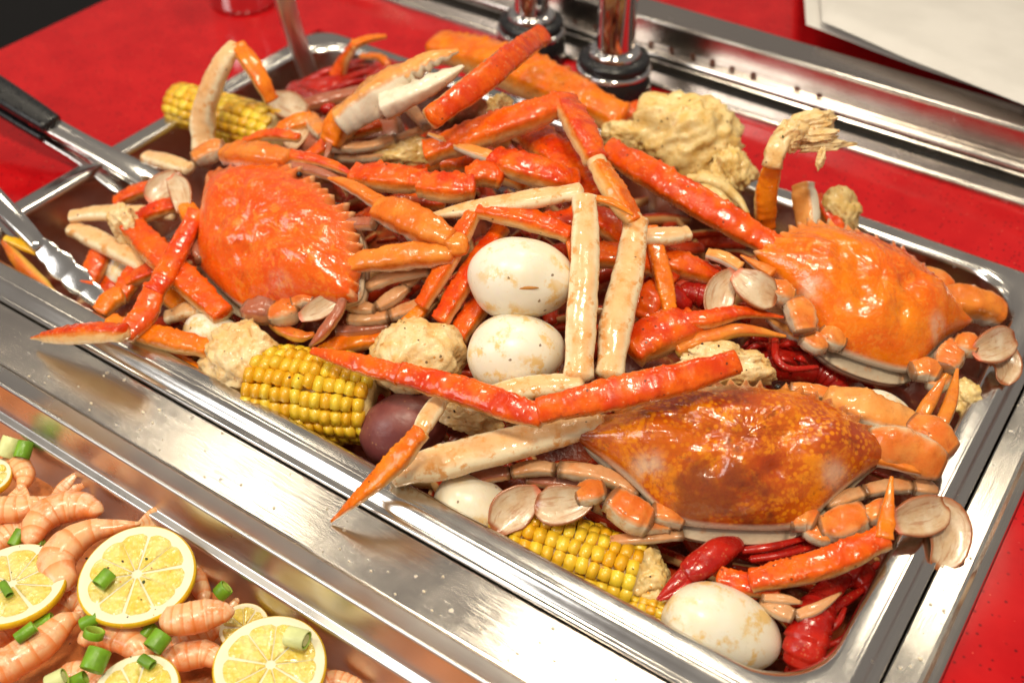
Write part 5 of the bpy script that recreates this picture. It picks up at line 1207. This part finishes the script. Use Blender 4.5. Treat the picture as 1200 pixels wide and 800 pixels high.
lemon('lemon slice at the left picture edge below the curled shrimp', 14, 683, -2.0, 62, (-0.05, 0.05), 0.5, 9)
lemon('lemon slice at the lower right of the shrimp with a pale scallion at its edge', 317, 778, -2.2, 66, (0.1, 0.0), 0.1, 9)
lemon('lemon slice cropped by the bottom picture edge', 158, 812, -2.2, 52, (0.0, -0.1), 0.7, 9)
lemon('lemon slice at the upper left corner of the shrimp pan, mostly cut off', -16, 556, -2.4, 28, (0.1, 0.1), 0.3, 9)
lemon('lemon slice half buried beneath shrimp near the pan wall', 286, 735, -3.4, 30, (0.3, -0.2), 0.3, 9)
def scallion(label, px, py, z, rpx, L, ang, elev=0.2, pale=False):
    c = P(px, py, z); R_ = rpx * pxcm(c); a = math.radians(ang)
    d = nrm(nrm(RIGHT * np.array([1, 1, 0])) * math.cos(a) * math.cos(elev) + nrm(np.array([ROT[0][1], ROT[1][1], 0])) * math.sin(a) * math.cos(elev) + np.array([0, 0, math.sin(elev)]))
    s = nrm(np.cross(d, np.array([0.1, 0.2, 1.0]))); u = np.cross(s, d); ns = 20
    o = root('scallion_ring', label, 'scallion', c - np.array([0, 0, R_]), 'scallion pieces on the shrimp')
    hl = L * pxcm(c) / 2
    lp = lambda r, h: [c + d * h + (s * math.cos(2 * math.pi * k / ns) + u * math.sin(2 * math.pi * k / ns) * 0.88) * r * (1 + .05 * math.sin(2 * math.pi * k / ns * 2 + px)) for k in range(ns)]
    v, f = loft([lp(R_ * .87, -hl), lp(R_ * .96, -hl), lp(R_, -hl * .9), lp(R_ * 1.0, 0), lp(R_, hl * .9), lp(R_ * .96, hl), lp(R_ * .87, hl)]); mesh('skin', v, f, MT['scal_pale' if pale else 'scal'], o)
    v, f = loft([lp(R_ * .87, hl), lp(R_ * .83, hl * .9), lp(R_ * .83, -hl * .9), lp(R_ * .87, -hl)]); mesh('inner_wall', v, f, MT['scal_in'], o)
    if pale or int(px) % 2: v, f = loft([lp(R_ * .62, hl * .93), lp(R_ * .5, hl * .96), lp(R_ * .02, hl * .9)]); mesh('core', v, f, MT['scal_in' if not pale else 'scal_pale'], o)
for i, (lab, px, py, z, r, L, ang, el, pale) in enumerate([
    ('green scallion bit lying on the middle lemon slice', 122, 678, -1.1, 9, 20, 60, 0.1, False),
    ('thin green scallion sliver on the left lemon slice', 7, 690, -1.6, 5, 22, 130, 0.0, False),
    ('green scallion piece at the upper left by the cropped lemon', 28, 527, -2.4, 9, 20, 80, 0.5, False),
    ('pale green scallion piece at the upper left corner', 10, 524, -2.3, 11, 24, 70, 0.6, True),
    ('dark green scallion sliver beneath the top curled shrimp', 41, 641, -3.0, 8, 22, 10, 0.2, False),
    ('green scallion at the left edge beside the pale shrimp', 20, 630, -3.2, 7, 20, 70, 0.3, False),
    ('green scallion just below the middle lemon slice', 106, 727, -2.0, 9, 22, 20, 0.3, False),
    ('open ended scallion ring on the lower curled shrimp', 110, 742, -1.8, 12, 10, 60, 0.9, False),
    ('large green scallion piece at the bottom between shrimp', 112, 773, -1.7, 15, 26, 75, 0.3, False),
    ('green scallion tube left of the small straight shrimp', 185, 751, -1.9, 12, 22, 60, 0.2, False),
    ('little green scallion flake above the lower curled shrimp end', 172, 775, -1.8, 7, 18, 150, 0.1, False),
    ('bright scallion ring by the pan wall right of the middle lemon', 261, 692, -2.4, 10, 14, 30, 0.6, False),
    ('pale white scallion piece on the edge of the lower right lemon', 348, 747, -1.7, 12, 26, -20, 0.1, True),
    ('pair of green scallion pieces under the left lemon slice', 30, 741, -1.7, 8, 24, 40, 0.2, False),
    ('dark green scallion piece right of the large diagonal shrimp', 52, 728, -2.6, 8, 20, 20, 0.2, False),
    ('pale scallion at the bottom edge left of the cropped lemon', 66, 797, -1.8, 11, 22, 20, 0.3, True),
    ('dark scallion bit at the bottom edge below the large green one', 92, 797, -2.4, 9, 18, 20, 0.3, False),
    ('deep green scallion behind the middle lemon slice end', 174, 738, -2.6, 7, 18, 60, 0.2, False)]):
    scallion(lab, px, py, z, r, L, ang, el, pale)

# water drops and crumbs on the steel
rn = random.Random(11); PV = []
for i in range(90):
    x = rn.uniform(12, 52); y = rn.choice([rn.uniform(-2.9, -0.3), rn.uniform(-2.9, -2.0)])
    if i > 60: x, y = rn.uniform(53.2, 54.1), rn.uniform(1, 14)
    r = rn.uniform(0.03, 0.075)
    PV.append(sphere((x, y, r * 0.4), np.eye(3), (r * rn.uniform(.8, 1.6), r, r * .7), 8, 6))
v, f = join(PV)
o = mesh('crumbs', v, f, plain('crumbs_and_drops', (0.72, 0.60, 0.45), 0.2), kind='stuff'); o['label'] = 'tiny drops and crumbs on the steel plates'; o['category'] = 'crumbs'

# dried herb, pepper and chilli flakes that stuck to the food
def flakes(name, label, n, size, mat, seed):
    bpy.context.view_layer.update(); dg = bpy.context.evaluated_depsgraph_get()
    rn = random.Random(seed); V = []; F = []
    while n > 0:
        n -= 1
        x, y = rn.uniform(2.6, 50.4), rn.uniform(2.6, 30.2)
        if n % 5 == 0: x, y = rn.uniform(2, 30), rn.uniform(-20, -6)
        hit, loc, nor, idx, ob, mx = SC.ray_cast(dg, Vector((x, y, 30)) * S, Vector((0, 0, -1)))
        if not hit or ob.name.startswith(('basin', 'rim', 'seafood_bed', 'handle', 'arm', 'tip', 'grip')) or nor.z < 0.15: continue
        N = np.array(nor); e1 = nrm(np.cross(N, [0.3, 0.9, 0.2])); e2 = np.cross(N, e1); c = np.array(loc) / S + N * 0.012
        a0 = rn.random() * 6.28; el = rn.uniform(0.4, 1.0); r = size * rn.uniform(0.5, 1.3); o_ = len(V); k = 6
        for j in range(k):
            a = a0 + 2 * math.pi * j / k; rr_ = r * rn.uniform(.7, 1.2)
            p = e1 * math.cos(a) * rr_ + e2 * math.sin(a) * rr_ * el
            V.append(c + p)
        V.append(c + N * r * 0.35); 
        for j in range(k): F.append((o_ + j, o_ + (j + 1) % k, o_ + k))
    o = mesh(name, V, F, mat, kind='stuff', smooth=False); o['label'] = label; o['category'] = 'seasoning'
flakes('pepper_flakes', 'dark pepper flakes stuck to the food', 650, 0.068, plain('pepper', (0.05, 0.022, 0.01), 0.6), 1)
flakes('spice_grains', 'yellow and orange spice grains stuck to the food', 1100, 0.065, plain('spice', (0.70, 0.30, 0.04), 0.5, var=0.4), 2)
flakes('herb_flakes', 'small dried green herb flakes stuck to the food', 200, 0.09, plain('herb', (0.05, 0.07, 0.012), 0.6), 4)
